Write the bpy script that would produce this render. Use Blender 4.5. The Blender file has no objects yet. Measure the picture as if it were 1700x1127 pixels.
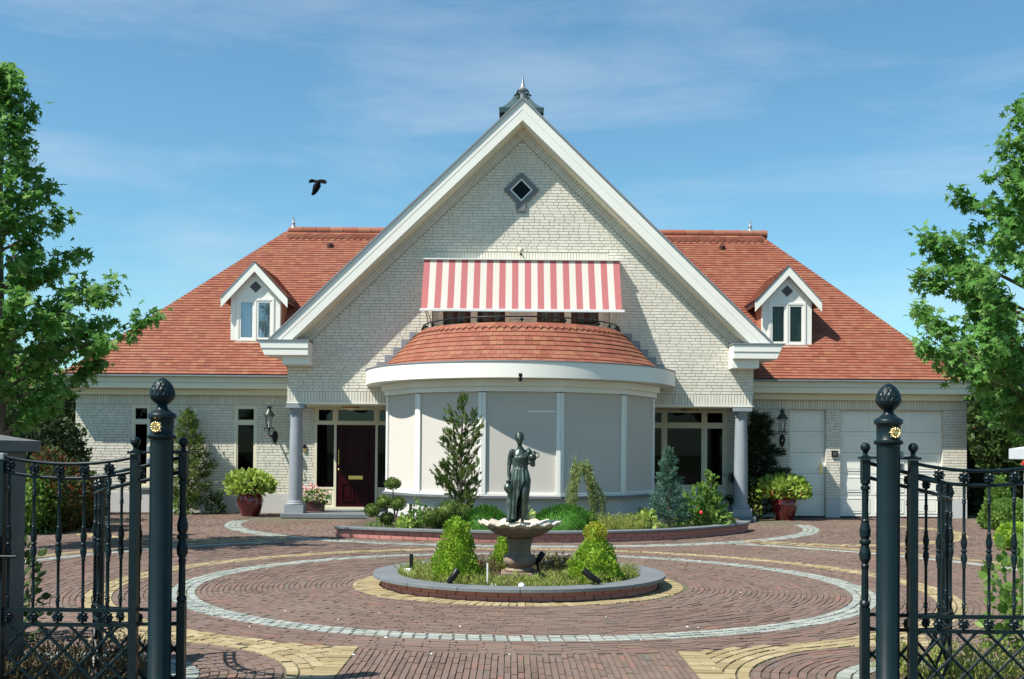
import bpy, bmesh, math, random
import numpy as np
from mathutils import Vector, Matrix
random.seed(7); RNG = np.random.default_rng(11)
R = math.radians; PI = math.pi
S = bpy.context.scene; C = S.collection

# ------------------------------------------------------------------ camera, sky, sun, exposure
F = 1846.0; H = 1.43; TILT = R(.8); ROLL = R(.45)
cam = bpy.data.cameras.new('camera'); cam_o = bpy.data.objects.new('camera', cam); C.objects.link(cam_o)
cam.sensor_fit = 'HORIZONTAL'; cam.sensor_width = 36; cam.lens = 36 * F / 1700
SHIFT = (186.5 - F * math.tan(TILT)) / 1700
cam.shift_y = SHIFT; cam.clip_start = .1; cam.clip_end = 2000
CM = Matrix.Rotation(PI / 2 + TILT, 4, 'X') @ Matrix.Rotation(ROLL, 4, 'Z')
cam_o.matrix_world = Matrix.Translation((0, 0, H)) @ CM
S.camera = cam_o
SUN = Vector((.64, .36, -1.0)).normalized()          # direction the light travels
w = bpy.data.worlds.new('World'); S.world = w; w.use_nodes = True
nt = w.node_tree; nt.nodes.clear()
def wn(t, **k):
    n = nt.nodes.new(t)
    for a, b in k.items(): setattr(n, a, b)
    return n
sky = wn('ShaderNodeTexSky', sky_type='NISHITA', sun_disc=False)
sky.sun_elevation = math.asin(-SUN.z); sky.sun_rotation = math.atan2(-SUN.x, -SUN.y)
sky.air_density = 1.0; sky.dust_density = .35; sky.ozone_density = 2.0
tc = wn('ShaderNodeTexCoord')
mp = wn('ShaderNodeMapping'); mp.inputs['Scale'].default_value = (1.4, 1.4, 7.0); mp.inputs['Rotation'].default_value = (0, R(10), R(20)); mp.inputs['Location'].default_value = (1.7, .4, 2.3)
nz = wn('ShaderNodeTexNoise'); nz.inputs['Scale'].default_value = 2.3; nz.inputs['Detail'].default_value = 9; nz.inputs['Roughness'].default_value = .62; nz.inputs['Distortion'].default_value = .25
rp = wn('ShaderNodeValToRGB'); rp.color_ramp.elements[0].position = .46; rp.color_ramp.elements[1].position = .84
rp.color_ramp.elements[1].color = (.34, .34, .34, 1)
mx = wn('ShaderNodeMix', data_type='RGBA'); mx.inputs[7].default_value = (5.2, 5.6, 5.9, 1)
bg = wn('ShaderNodeBackground'); bg.inputs['Strength'].default_value = .09
ou = wn('ShaderNodeOutputWorld')
L = nt.links.new
L(tc.outputs['Generated'], mp.inputs[0]); L(mp.outputs[0], nz.inputs['Vector']); L(nz.outputs['Fac'], rp.inputs[0])
tint = wn('ShaderNodeMix', data_type='RGBA', blend_type='MULTIPLY'); tint.inputs[0].default_value = 1; tint.inputs[7].default_value = (.64, .935, .94, 1); L(sky.outputs[0], tint.inputs[6])
L(rp.outputs[0], mx.inputs[0]); L(tint.outputs[2], mx.inputs[6]); L(mx.outputs[2], bg.inputs[0]); L(bg.outputs[0], ou.inputs[0])
sun = bpy.data.lights.new('sun', 'SUN'); sun.energy = 4.6; sun.angle = R(.53); sun.color = (1, .95, .86)
sun_o = bpy.data.objects.new('sun', sun); C.objects.link(sun_o)
sun_o.rotation_euler = SUN.to_track_quat('-Z', 'Y').to_euler(); sun_o.location = (-20, -12, 30)
S.view_settings.view_transform = 'Standard'; S.view_settings.look = 'None'
S.view_settings.exposure = .88; S.view_settings.gamma = 1; S.view_settings.use_curve_mapping = False

# a point of the photograph (1700 px wide) at depth y -> x, z ; on the ground -> x, y
def at(u, v, y):
    d = CM.to_3x3() @ Vector(((u - 850) / F, (563.5 - v) / F + SHIFT * 1700 / F, -1))
    return d.x * y / d.y, H + d.z * y / d.y
def X(u, y, v=750): return at(u, v, y)[0]
def Z(v, y, u=850): return at(u, v, y)[1]

# ------------------------------------------------------------------ materials
MATS = {}
def rgb(c): return (c[0], c[1], c[2], 1)
def mat(name, c, rough=.6, c2=None, nscale=6, namt=.5, bump=0, bscale=60, metal=0, spec=.5, island=None, coat=0, dirt=None, dscale=1.2, damt=.5):
    """principled material: colour c blended with c2 by a noise, pieces varied by island ramp, soft relief, patches of dirt"""
    m = bpy.data.materials.new(name); m.use_nodes = True; t = m.node_tree; n = t.nodes; l = t.links.new
    b = n['Principled BSDF']; b.inputs['Roughness'].default_value = rough; b.inputs['Metallic'].default_value = metal
    b.inputs['Specular IOR Level'].default_value = spec; b.inputs['Coat Weight'].default_value = coat; b.inputs['Coat Roughness'].default_value = .08
    tex = n.new('ShaderNodeTexCoord'); geo = n.new('ShaderNodeNewGeometry')
    src = geo.outputs['Position']
    if island:
        oi = n.new('ShaderNodeObjectInfo')
        ad = n.new('ShaderNodeMath'); ad.operation = 'ADD'; l(geo.outputs['Random Per Island'], ad.inputs[0]); l(oi.outputs['Random'], ad.inputs[1])
        fr = n.new('ShaderNodeMath'); fr.operation = 'FRACT'; l(ad.outputs[0], fr.inputs[0])
        r = n.new('ShaderNodeValToRGB'); r.color_ramp.interpolation = 'LINEAR'
        e = r.color_ramp.elements
        while len(e) < len(island): e.new(.5)
        for i, (p, col) in enumerate(island): e[i].position = p; e[i].color = rgb(col)
        l(fr.outputs[0], r.inputs[0]); col_out = r.outputs[0]
    else:
        v = n.new('ShaderNodeRGB'); v.outputs[0].default_value = rgb(c); col_out = v.outputs[0]
    def noise(scale, detail=5):
        z = n.new('ShaderNodeTexNoise'); z.inputs['Scale'].default_value = scale; z.inputs['Detail'].default_value = detail; l(src, z.inputs['Vector']); return z.outputs['Fac']
    def mixin(a, colb, fac_out, amt, lo=.35, hi=.7):
        mr = n.new('ShaderNodeMapRange'); mr.inputs[1].default_value = lo; mr.inputs[2].default_value = hi; mr.inputs[4].default_value = amt; l(fac_out, mr.inputs[0])
        k = n.new('ShaderNodeMix'); k.data_type = 'RGBA'; l(mr.outputs[0], k.inputs[0]); l(a, k.inputs[6]); k.inputs[7].default_value = rgb(colb); return k.outputs[2]
    if c2: col_out = mixin(col_out, c2, noise(nscale), namt)
    if dirt: col_out = mixin(col_out, dirt, noise(dscale, 8), damt, .45, .75)
    l(col_out, b.inputs['Base Color'])
    if bump:
        bp = n.new('ShaderNodeBump'); bp.inputs['Strength'].default_value = bump; bp.inputs['Distance'].default_value = .0022
        l(noise(bscale, 6), bp.inputs['Height']); l(bp.outputs[0], b.inputs['Normal'])
    MATS[name] = m; return m
def leaf_mat(name, c1, c2, c3=None, trans=.35, rough=.5):
    m = bpy.data.materials.new(name); m.use_nodes = True; t = m.node_tree; n = t.nodes; l = t.links.new
    b = n['Principled BSDF']; b.inputs['Roughness'].default_value = rough; b.inputs['Specular IOR Level'].default_value = .14
    geo = n.new('ShaderNodeNewGeometry'); r = n.new('ShaderNodeValToRGB'); e = r.color_ramp.elements
    cols = [c1, c2] + ([c3] if c3 else [])
    while len(e) < len(cols): e.new(.5)
    for i, c in enumerate(cols): e[i].position = i / (len(cols) - 1); e[i].color = rgb(c)
    l(geo.outputs['Random Per Island'], r.inputs[0]); l(r.outputs[0], b.inputs['Base Color'])
    tr = n.new('ShaderNodeBsdfTranslucent'); hs = n.new('ShaderNodeHueSaturation'); hs.inputs['Value'].default_value = 1.5; hs.inputs['Hue'].default_value = .485
    l(r.outputs[0], hs.inputs['Color']); l(hs.outputs[0], tr.inputs[0])
    ms = n.new('ShaderNodeMixShader'); ms.inputs[0].default_value = trans; l(b.outputs[0], ms.inputs[1]); l(tr.outputs[0], ms.inputs[2])
    l(ms.outputs[0], n['Material Output'].inputs[0]); MATS[name] = m; return m
def glass_mat(name, tint, refl):
    m = bpy.data.materials.new(name); m.use_nodes = True; t = m.node_tree; n = t.nodes; l = t.links.new
    n.remove(n['Principled BSDF']); tr = n.new('ShaderNodeBsdfTransparent'); tr.inputs[0].default_value = rgb(tint)
    gl = n.new('ShaderNodeBsdfGlossy'); gl.inputs['Roughness'].default_value = .01; gl.inputs[0].default_value = (.95, .97, 1, 1)
    fr = n.new('ShaderNodeFresnel'); fr.inputs[0].default_value = 1.5
    ad = n.new('ShaderNodeMath'); ad.operation = 'MULTIPLY_ADD'; ad.use_clamp = True; ad.inputs[1].default_value = .3; ad.inputs[2].default_value = refl; l(fr.outputs[0], ad.inputs[0])
    ms = n.new('ShaderNodeMixShader'); l(ad.outputs[0], ms.inputs[0]); l(tr.outputs[0], ms.inputs[1]); l(gl.outputs[0], ms.inputs[2]); l(ms.outputs[0], n['Material Output'].inputs[0])
    MATS[name] = m; return m
def cloth_mat(name, c, trans):
    m = bpy.data.materials.new(name); m.use_nodes = True; t = m.node_tree; n = t.nodes; l = t.links.new
    b = n['Principled BSDF']; b.inputs['Base Color'].default_value = rgb(c); b.inputs['Roughness'].default_value = .85; b.inputs['Specular IOR Level'].default_value = .1
    tr = n.new('ShaderNodeBsdfTranslucent'); tr.inputs[0].default_value = rgb(c)
    ms = n.new('ShaderNodeMixShader'); ms.inputs[0].default_value = trans; l(b.outputs[0], ms.inputs[1]); l(tr.outputs[0], ms.inputs[2]); l(ms.outputs[0], n['Material Output'].inputs[0])
    MATS[name] = m; return m

mat('brick', (.6, .55, .43), .85, island=[(0, (.61, .585, .50)), (.4, (.665, .64, .55)), (.75, (.70, .675, .585)), (1, (.63, .595, .49))], bump=.6, bscale=90, dirt=(.57, .54, .45), dscale=.9, damt=.35)
mat('mortar', (.41, .395, .335), .95, (.35, .335, .28), 8, .6, bump=.4)
mat('white', (.78, .77, .70), .38, (.72, .71, .64), 1.5, .5, bump=.05, bscale=30)
mat('cream', (.71, .665, .51), .45, (.67, .625, .47), 1.5, .5)
mat('zinc', (.22, .24, .26), .5, (.28, .30, .31), 5, .6, metal=.3)
mat('tile', (.4, .12, .06), .72, island=[(0, (.19, .062, .038)), (.3, (.235, .077, .046)), (.65, (.255, .088, .054)), (.88, (.255, .104, .060)), (1, (.27, .122, .062))], bump=.4, bscale=70, dirt=(.24, .10, .07), dscale=1.6, damt=.4, spec=.25)
mat('underlay', (.06, .02, .016), .9)
mat('plinth', (.50, .505, .50), .75, (.45, .455, .45), 3, .6, bump=.2, bscale=80, dirt=(.40, .40, .37), damt=.35)
mat('bluestone', (.125, .14, .15), .6, (.165, .18, .19), 4, .7, bump=.25, bscale=60)
mat('stonecolumn', (.23, .26, .285), .6, (.28, .31, .335), 5, .6, bump=.25, bscale=60)
mat('blind', (.53, .505, .46), .9, (.505, .48, .44), 2, .5, bump=.4, bscale=400, spec=.1)
mat('alu', (.74, .74, .70), .35, (.70, .70, .66), 2, .4)
mat('door_red', (.026, .0018, .0045), .3, (.019, .0014, .0034), 3, .5, spec=.12)
mat('brass', (.75, .52, .18), .25, (.6, .38, .12), 30, .5, metal=1)
mat('gold', (.88, .70, .38), .30, (.66, .42, .14), 60, .5, metal=1)
mat('iron', (.0045, .0125, .0155), .36, (.007, .018, .021), 12, .6, bump=.06, bscale=120, spec=.22)
mat('black', (.008, .008, .009), .4, (.012, .012, .012), 20, .5, spec=.25)
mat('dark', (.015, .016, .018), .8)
mat('copper', (.04, .075, .08), .6, (.06, .105, .105), 5, .7, metal=.2, spec=.3)
mat('paver', (.2, .1, .08), .85, island=[(0, (.118, .084, .068)), (.3, (.142, .099, .080)), (.6, (.165, .109, .087)), (.85, (.148, .112, .096)), (.95, (.20, .108, .082)), (1, (.124, .110, .098))], bump=.5, bscale=70, dirt=(.185, .150, .118), dscale=.8, damt=.5, spec=.2)
mat('sett_grey', (.40, .42, .40), .85, island=[(0, (.20, .225, .21)), (.5, (.26, .285, .262)), (1, (.32, .335, .305))], bump=.7, bscale=60, dirt=(.22, .24, .18), dscale=3, damt=.5)
mat('sett_yellow', (.5, .38, .2), .85, island=[(0, (.235, .180, .085)), (.5, (.295, .232, .120)), (1, (.35, .285, .165))], bump=.6, bscale=70, dirt=(.22, .185, .10), dscale=2.5, damt=.5)
mat('joint', (.105, .085, .064), .95, (.095, .092, .046), 2.2, .7, bump=.8, bscale=120, dirt=(.06, .085, .025), dscale=1.3, damt=.6)
mat('redbrick', (.31, .125, .10), .85, island=[(0, (.40, .165, .135)), (.5, (.425, .178, .145)), (1, (.45, .195, .16))], bump=.5, bscale=60, dirt=(.34, .14, .115), dscale=3, damt=.4)
mat('soil', (.06, .042, .028), 1, (.10, .075, .05), 14, .7, bump=1, bscale=40)
mat('lawn', (.05, .08, .025), 1, (.08, .09, .04), 3, .7, bump=1, bscale=50)
mat('bronze', (.050, .055, .047), .38, (.10, .17, .145), 9, .75, metal=.75, bump=.25, bscale=70, dirt=(.03, .028, .024), dscale=6, damt=.6)
mat('patina', (.050, .070, .060), .5, (.13, .21, .18), 12, .7, metal=.4, bump=.3, bscale=70, dirt=(.04, .045, .038), dscale=7, damt=.6)
mat('shell', (.56, .50, .42), .8, (.66, .60, .52), 9, .7, bump=.5, bscale=70, dirt=(.20, .155, .11), dscale=5, damt=.75)
mat('pedestal', (.20, .145, .105), .85, (.28, .215, .16), 10, .7, bump=.6, bscale=60, dirt=(.10, .08, .06), dscale=4, damt=.6)
mat('pot', (.13, .008, .012), .12, (.07, .004, .008), 4, .7, coat=.8)
mat('terracotta_box', (.06, .02, .016), .5)
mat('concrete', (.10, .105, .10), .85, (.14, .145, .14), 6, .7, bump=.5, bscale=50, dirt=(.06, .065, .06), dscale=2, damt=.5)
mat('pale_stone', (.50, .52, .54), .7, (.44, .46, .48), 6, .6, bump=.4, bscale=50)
mat('bark', (.10, .075, .055), .9, (.16, .125, .09), 9, .8, bump=1, bscale=30)
mat('feather', (.005, .005, .006), .7, spec=.1)
mat('plastic_white', (.75, .75, .72), .4)
mat('lamp_glass_frame', (.02, .035, .03), .4)
mat('neighbour_tile', (.20, .075, .05), .85, (.14, .05, .035), 3, .7, bump=.4, bscale=20)
mat('neighbour_wall', (.33, .22, .17), .9, (.28, .18, .14), 3, .6)
mat('slate', (.06, .055, .06), .6, (.08, .075, .08), 2, .6)
mat('dormer_orange', (.36, .15, .085), .6, (.31, .12, .07), 3, .5)  # orange of the dormer sides and soffit
mat('peach', (.66, .53, .38), .8, (.60, .47, .33), 3, .5)
mat('petal_pink', (.75, .16, .22), .5, island=[(0, (.8, .20, .25)), (.6, (.85, .42, .40)), (1, (.9, .66, .58))])
mat('petal_red', (.55, .02, .015), .5, island=[(0, (.5, .015, .015)), (1, (.65, .06, .03))])
glass_mat('glass', (.68, .74, .71), .01); glass_mat('glass_sky', (.9, .94, 1.0), .12); glass_mat('glass_lamp', (.92, .94, .92), .03)
glass_mat('glass_dark', (.30, .33, .32), .0)
cloth_mat('awning_red', (.60, .215, .22), .45); cloth_mat('awning_white', (.80, .76, .69), .45)
cloth_mat('curtain_white', (.72, .74, .76), .3); cloth_mat('curtain_green', (.30, .40, .33), .3)
mat('curtain_brown', (.16, .06, .035), .9, island=[(0, (.10, .035, .02)), (.5, (.20, .08, .05)), (1, (.34, .22, .15))])
leaf_mat('leaf_gum', (.05, .15, .026), (.09, .23, .042), (.19, .34, .11), .42)
leaf_mat('leaf_box', (.10, .22, .018), (.19, .34, .03), (.32, .45, .06), .3)
leaf_mat('leaf_boxtip', (.20, .27, .02), (.34, .37, .04), (.44, .40, .07), .3)
leaf_mat('leaf_hedge', (.018, .038, .012), (.035, .070, .018), (.065, .11, .03), .2)
leaf_mat('leaf_mid', (.06, .14, .025), (.12, .23, .045), (.20, .31, .08), .35)
leaf_mat('leaf_lime', (.16, .27, .035), (.28, .40, .07), (.42, .50, .16), .35)
leaf_mat('leaf_red', (.14, .035, .02), (.07, .075, .025), (.05, .10, .025), .3)
leaf_mat('leaf_heather', (.14, .20, .035), (.23, .30, .06), (.30, .27, .11), .3)
leaf_mat('leaf_heather_brown', (.09, .06, .035), (.14, .10, .055), (.10, .12, .04), .2)
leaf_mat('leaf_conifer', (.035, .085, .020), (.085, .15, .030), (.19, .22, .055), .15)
leaf_mat('leaf_spruce', (.04, .10, .075), (.07, .15, .11), (.12, .21, .15), .15)
leaf_mat('leaf_larch', (.12, .19, .05), (.19, .27, .08), (.26, .33, .13), .3)
leaf_mat('leaf_pine', (.025, .085, .012), (.045, .14, .018), (.075, .19, .028), .2)
leaf_mat('leaf_dark_shaded', (.012, .022, .010), (.024, .040, .016), (.040, .060, .022), .15)  # dark evergreen leaves, with the shade under the tree put into their colour

# ------------------------------------------------------------------ object helpers
def tag(o, label=None, cat=None, group=None, kind=None):
    if label: o['label'] = label
    if cat: o['category'] = cat
    if group: o['group'] = group
    if kind: o['kind'] = kind
    return o
def thing(name, label, cat, loc=(0, 0, 0), group=None, rz=0):
    o = bpy.data.objects.new(name, None); C.objects.link(o); o.empty_display_size = .2
    o.location = loc; o.rotation_euler = (0, 0, rz); return tag(o, label, cat, group)
def org(o):
    v = Vector((0, 0, 0))
    while o is not None: v += Vector(o.location); o = o.parent
    return v
def link(name, me, parent=None, m=None, loc=None):
    o = bpy.data.objects.new(name, me); C.objects.link(o)
    if parent is not None: o.parent = parent
    if loc is not None: o.location = loc
    if m is not None and not me.materials: me.materials.append(MATS[m] if isinstance(m, str) else m)
    return o
def npmesh(name, V, Fc, smooth=False):
    """V (n,3), Fc (m,k) all faces with k corners"""
    V = np.asarray(V, dtype=np.float32); Fc = np.asarray(Fc, dtype=np.int32); me = bpy.data.meshes.new(name); k = Fc.shape[1]
    me.vertices.add(len(V)); me.vertices.foreach_set('co', V.ravel())
    me.loops.add(Fc.size); me.loops.foreach_set('vertex_index', Fc.ravel())
    me.polygons.add(len(Fc)); me.polygons.foreach_set('loop_start', np.arange(len(Fc), dtype=np.int32) * k)
    me.polygons.foreach_set('use_smooth', np.full(len(Fc), smooth, dtype=bool))
    me.update(calc_edges=True); return me
BOXF = np.array([[4, 5, 7, 6], [0, 2, 3, 1], [0, 1, 5, 4], [2, 6, 7, 3], [0, 4, 6, 2], [1, 3, 7, 5]])
def boxes_np(cen, ux, uy, uz):
    """boxes with half-edge vectors ux uy uz, each (n,3)"""
    cen = np.asarray(cen); n = len(cen); V = np.empty((n, 8, 3)); i = 0
    for a in (-1, 1):
        for b in (-1, 1):
            for c in (-1, 1):
                V[:, (c > 0) * 4 + (b > 0) * 2 + (a > 0)] = cen + a * ux + b * uy + c * uz
    Fc = (np.arange(n)[:, None, None] * 8 + BOXF[None]).reshape(-1, 4)
    return V.reshape(-1, 3), Fc
class MB:
    def __init__(s): s.v = []; s.f = []; s.mi = []; s.sm = []; s.cm = 0; s.cs = False
    def face(s, idx): s.f.append(tuple(idx)); s.mi.append(s.cm); s.sm.append(s.cs)
    def box(s, x0, x1, y0, y1, z0, z1):
        b = len(s.v); s.v += [(x, y, z) for z in (z0, z1) for y in (y0, y1) for x in (x0, x1)]
        for q in BOXF: s.face([b + i for i in q])
        return s
    def prism(s, poly, d0, d1, axis='y'):
        """polygon of (a,b) pairs extruded along axis between d0 and d1"""
        b = len(s.v); n = len(poly)
        mk = {'y': lambda a, c, d: (a, d, c), 'z': lambda a, c, d: (a, c, d), 'x': lambda a, c, d: (d, a, c)}[axis]
        s.v += [mk(a, c, d0) for a, c in poly] + [mk(a, c, d1) for a, c in poly]
        s.face(range(b, b + n)); s.face(range(b + 2 * n - 1, b + n - 1, -1))
        for i in range(n): j = (i + 1) % n; s.face((b + j, b + i, b + n + i, b + n + j))
        return s
    def grid(s, pts, close_u=False, close_v=False):
        """pts[i][j] -> quads"""
        b = len(s.v); n = len(pts); m = len(pts[0])
        for r in pts: s.v += [tuple(p) for p in r]
        for i in range(n if close_u else n - 1):
            for j in range(m if close_v else m - 1):
                i2 = (i + 1) % n; j2 = (j + 1) % m
                s.face((b + i * m + j, b + i * m + j2, b + i2 * m + j2, b + i2 * m + j))
        return s
    def tube(s, path, rad, n=8, cap=True):
        path = [Vector(p) for p in path]; k = len(path)
        rad = rad if isinstance(rad, (list, tuple)) else [rad] * k
        b = len(s.v); up = None
        for i in range(k):
            t = (path[min(i + 1, k - 1)] - path[max(i - 1, 0)])
            t = t.normalized() if t.length > 1e-9 else Vector((0, 0, 1))
            if up is None: up = Vector((0, 0, 1)) if abs(t.z) < .9 else Vector((1, 0, 0))
            a = up - t * up.dot(t); a = a.normalized() if a.length > 1e-6 else t.orthogonal().normalized()
            c = t.cross(a); up = a
            for j in range(n):
                q = 2 * PI * j / n; s.v.append(tuple(path[i] + (a * math.cos(q) + c * math.sin(q)) * rad[i]))
        for i in range(k - 1):
            for j in range(n):
                j2 = (j + 1) % n; s.face((b + i * n + j, b + i * n + j2, b + (i + 1) * n + j2, b + (i + 1) * n + j))
        if cap: s.face([b + j for j in range(n)][::-1]); s.face([b + (k - 1) * n + j for j in range(n)])
        return s
    def lathe(s, prof, c=(0, 0, 0), n=24, fn=None):
        """profile of (r,z); fn(theta, z, r) may change the radius"""
        b = len(s.v); k = len(prof)
        for r, z in prof:
            for j in range(n):
                q = 2 * PI * j / n; rr = fn(q, z, r) if fn else r
                s.v.append((c[0] + rr * math.cos(q), c[1] + rr * math.sin(q), c[2] + z))
        for i in range(k - 1):
            for j in range(n):
                j2 = (j + 1) % n; s.face((b + i * n + j, b + i * n + j2, b + (i + 1) * n + j2, b + (i + 1) * n + j))
        s.face([b + j for j in range(n)][::-1]); s.face([b + (k - 1) * n + j for j in range(n)])
        return s
    def ball(s, c, r, n=12, sz=1):
        return s.lathe([(max(r * math.sin(PI * i / n), 1e-4), -r * sz * math.cos(PI * i / n)) for i in range(n + 1)], c, max(8, n + 4))
    def bar(s, p, q, wd, ht, up=(0, 0, 1)):
        p = Vector(p); q = Vector(q); t = (q - p).normalized(); u = Vector(up); sd = t.cross(u).normalized() * wd / 2; u = sd.cross(t).normalized() * ht / 2
        b = len(s.v)
        s.v += [tuple(e + sx * sd + uz * u) for e in (p, q) for uz in (-1, 1) for sx in (-1, 1)]
        for q_ in BOXF: s.face([b + i for i in q_])
        return s
    def build(s, name, m, parent=None, smooth=False, world=True, bevel=0):
        o0 = org(parent) if (parent is not None and world) else Vector((0, 0, 0))
        me = bpy.data.meshes.new(name); me.from_pydata([(a - o0.x, b - o0.y, c - o0.z) for a, b, c in s.v], [], s.f)
        for k in (m if isinstance(m, (list, tuple)) else [m]): me.materials.append(MATS[k])
        me.polygons.foreach_set('material_index', s.mi)
        me.polygons.foreach_set('use_smooth', [bool(x) or smooth for x in s.sm]); me.update()
        if smooth:
            bm = bmesh.new(); bm.from_mesh(me); bmesh.ops.recalc_face_normals(bm, faces=bm.faces)
            for e in bm.edges:
                if len(e.link_faces) == 2 and e.calc_face_angle(0) > R(50): e.smooth = False
            bm.to_mesh(me); bm.free()
        o = link(name, me, parent)
        if bevel:
            md = o.modifiers.new('bevel', 'BEVEL'); md.width = bevel; md.segments = 2; md.limit_method = 'ANGLE'; md.angle_limit = R(40)
        return o
def copy_tree(o, parent=None):
    c = o.copy(); C.objects.link(c)
    if parent is not None: c.parent = parent
    for ch in list(o.children): copy_tree(ch, c)
    return c

# ------------------------------------------------------------------ leaves
LEAF = {
 'diamond': (np.array([[0, 0, 0], [.5, .45, .06], [0, 1, 0], [-.5, .45, .06]]), np.array([[0, 1, 2, 3]])),
 'blade': (np.array([[-.13, 0, 0], [.13, 0, 0], [0, 1, .05]]), np.array([[0, 1, 2]])),
 'oval': (np.array([[0, 0, 0], [.3, .25, .06], [.33, .6, .08], [0, 1, -.04], [-.33, .6, .08], [-.3, .25, .06]]), np.array([[0, 1, 2, 3, 4, 5]])),
 'star': (np.array([[0, 0, 0], [.18, .12, 0], [.62, .10, -.05], [.27, .42, .02], [.50, .80, -.05], [.14, .66, .02], [0, 1.12, -.08], [-.14, .66, .02], [-.50, .80, -.05], [-.27, .42, .02], [-.62, .10, -.05], [-.18, .12, 0]]),
          np.array([[0, 1, 2, 3, 9, 10, 11, 0], [3, 4, 5, 6, 7, 8, 9, 3]])),
}
LEAF['star'] = (LEAF['star'][0], [[0, 1, 2, 3, 9, 10, 11], [3, 4, 5, 6, 7, 8, 9]])
def leaf_mesh(P, D, N, size, shape):
    """P base points, D growth directions, N rough normals, size (n,)"""
    P = np.asarray(P); n = len(P)
    D = D / (np.linalg.norm(D, axis=1, keepdims=True) + 1e-9)
    Sd = np.cross(D, N); Sd /= (np.linalg.norm(Sd, axis=1, keepdims=True) + 1e-9); N2 = np.cross(Sd, D)
    V0, F0 = LEAF[shape]; size = np.broadcast_to(np.asarray(size, dtype=float), (n,))
    V = P[:, None] + size[:, None, None] * (V0[None, :, 0, None] * Sd[:, None] + V0[None, :, 1, None] * D[:, None] + V0[None, :, 2, None] * N2[:, None])
    F0 = np.array(F0); Fc = (np.arange(n)[:, None, None] * len(V0) + F0[None]).reshape(-1, F0.shape[1])
    return V.reshape(-1, 3), Fc
def rand_dir(n): v = RNG.normal(size=(n, 3)); return v / np.linalg.norm(v, axis=1, keepdims=True)
def leaves(name, m, parent, P, D, size, shape, jitter=.6, droop=0, normal=None):
    n = len(P); D = np.asarray(D, float) + rand_dir(n) * jitter; D[:, 2] -= droop
    N = rand_dir(n) if normal is None else np.asarray(normal) + rand_dir(n) * .5
    sz = size * RNG.uniform(.65, 1.25, n)
    V, Fc = leaf_mesh(P, D, N, sz, shape); V = V - np.array(org(parent)) if parent is not None else V
    return link(name, npmesh(name, V, Fc), parent, m)
def blob_points(n, c, rad, shell=.55, lump=.18, seed=0, prof=None):
    """points in the outer shell of a lumpy ellipsoid; returns P, outward D"""
    rg = np.random.default_rng(seed); d = rg.normal(size=(n, 3)); d /= np.linalg.norm(d, axis=1, keepdims=True)
    K = rg.normal(size=(7, 3)); K /= np.linalg.norm(K, axis=1, keepdims=True)
    l = 1 + lump * sum(np.exp(-((1 - d @ k) * 9)) for k in K) - lump * .6 * sum(np.exp(-((1 + d @ k) * 12)) for k in K[:4])
    r = l * (1 - shell * rg.random(n) ** 2)
    return np.array(c) + d * r[:, None] * np.array(rad), d * np.array([1, 1, 1])
def core(name, m, parent, c, rad, f=.72):
    return MB().lathe([(max(1e-3, math.sin(PI * i / 8)) * f * rad[0], -math.cos(PI * i / 8) * f * rad[2]) for i in range(9)], c, 12).build(name, m, parent, smooth=True)
# ================================================================== GROUND
GX = .17; YG = 23.6; YW = 25.2
g = MB(); g.v = [(-600, -600, -.03), (600, -600, -.03), (600, 900, -.03), (-600, 900, -.03)]; g.face((0, 1, 2, 3))
tag(g.build('ground', 'lawn'), 'soil and grass ground around the villa', kind='structure')
RC = np.array([.13, 12.1]); HC = np.array([.2, 22.5]); PC = [np.array([-2.87, 6.9]), np.array([2.97, 6.9])]; PLX = .09
drive = MB(); drive.prism([(-10.6, 5.6), (10.9, 5.6), (10.9, 25.19), (-10.6, 25.19)], -.026, -.0085, 'z')
drive = drive.build('driveway', 'joint'); tag(drive, 'circular driveway of brick pavers with grey and yellow bands', kind='structure')
street = MB().prism([(-60, -30), (60, -30), (60, 5.2), (-60, 5.2)], -.025, -.012, 'z').build('street', 'concrete'); tag(street, kind='structure')
BEDP = [(-2.9, 18.4), (-1.9, 17.98), (-.9, 17.7), (.2, 17.6), (1.3, 17.77), (2.48, 18.3), (3.2, 18.92), (3.75, 19.55), (4.2, 20.2), (4.45, 20.9)]
def catmull(P, n=8):
    P = [Vector(p) for p in P]; out = []
    for i in range(len(P) - 1):
        a = P[max(i - 1, 0)]; b = P[i]; c = P[i + 1]; d = P[min(i + 2, len(P) - 1)]
        for k in range(n):
            t = k / n; out.append(.5 * ((2 * b) + (c - a) * t + (2 * a - 5 * b + 4 * c - d) * t * t + (3 * b - a - 3 * c + d) * t ** 3))
    return out + [P[-1]]
BEDC = [(p.x, p.y) for p in catmull(BEDP)]
CURLS = [catmull([(s * 3.9 + o, 18.25), (s * 5.2 + o, 17.5), (s * 6.9 + o, 18.3), (s * 7.9 + o, 19.9), (s * 8.1 + o, 21.3), (s * 7.6 + o, 22.4)], 10) for s, o in ((1, .1), (-1, .1))]
def near_curl(x, y):
    d = np.full(x.shape, 9.)
    for cu in CURLS:
        for p in cu: d = np.minimum(d, np.hypot(x - p.x, y - p.y))
    return d < .17
BX = np.array([p[0] for p in BEDC]); BY = np.array([p[1] for p in BEDC])
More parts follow.
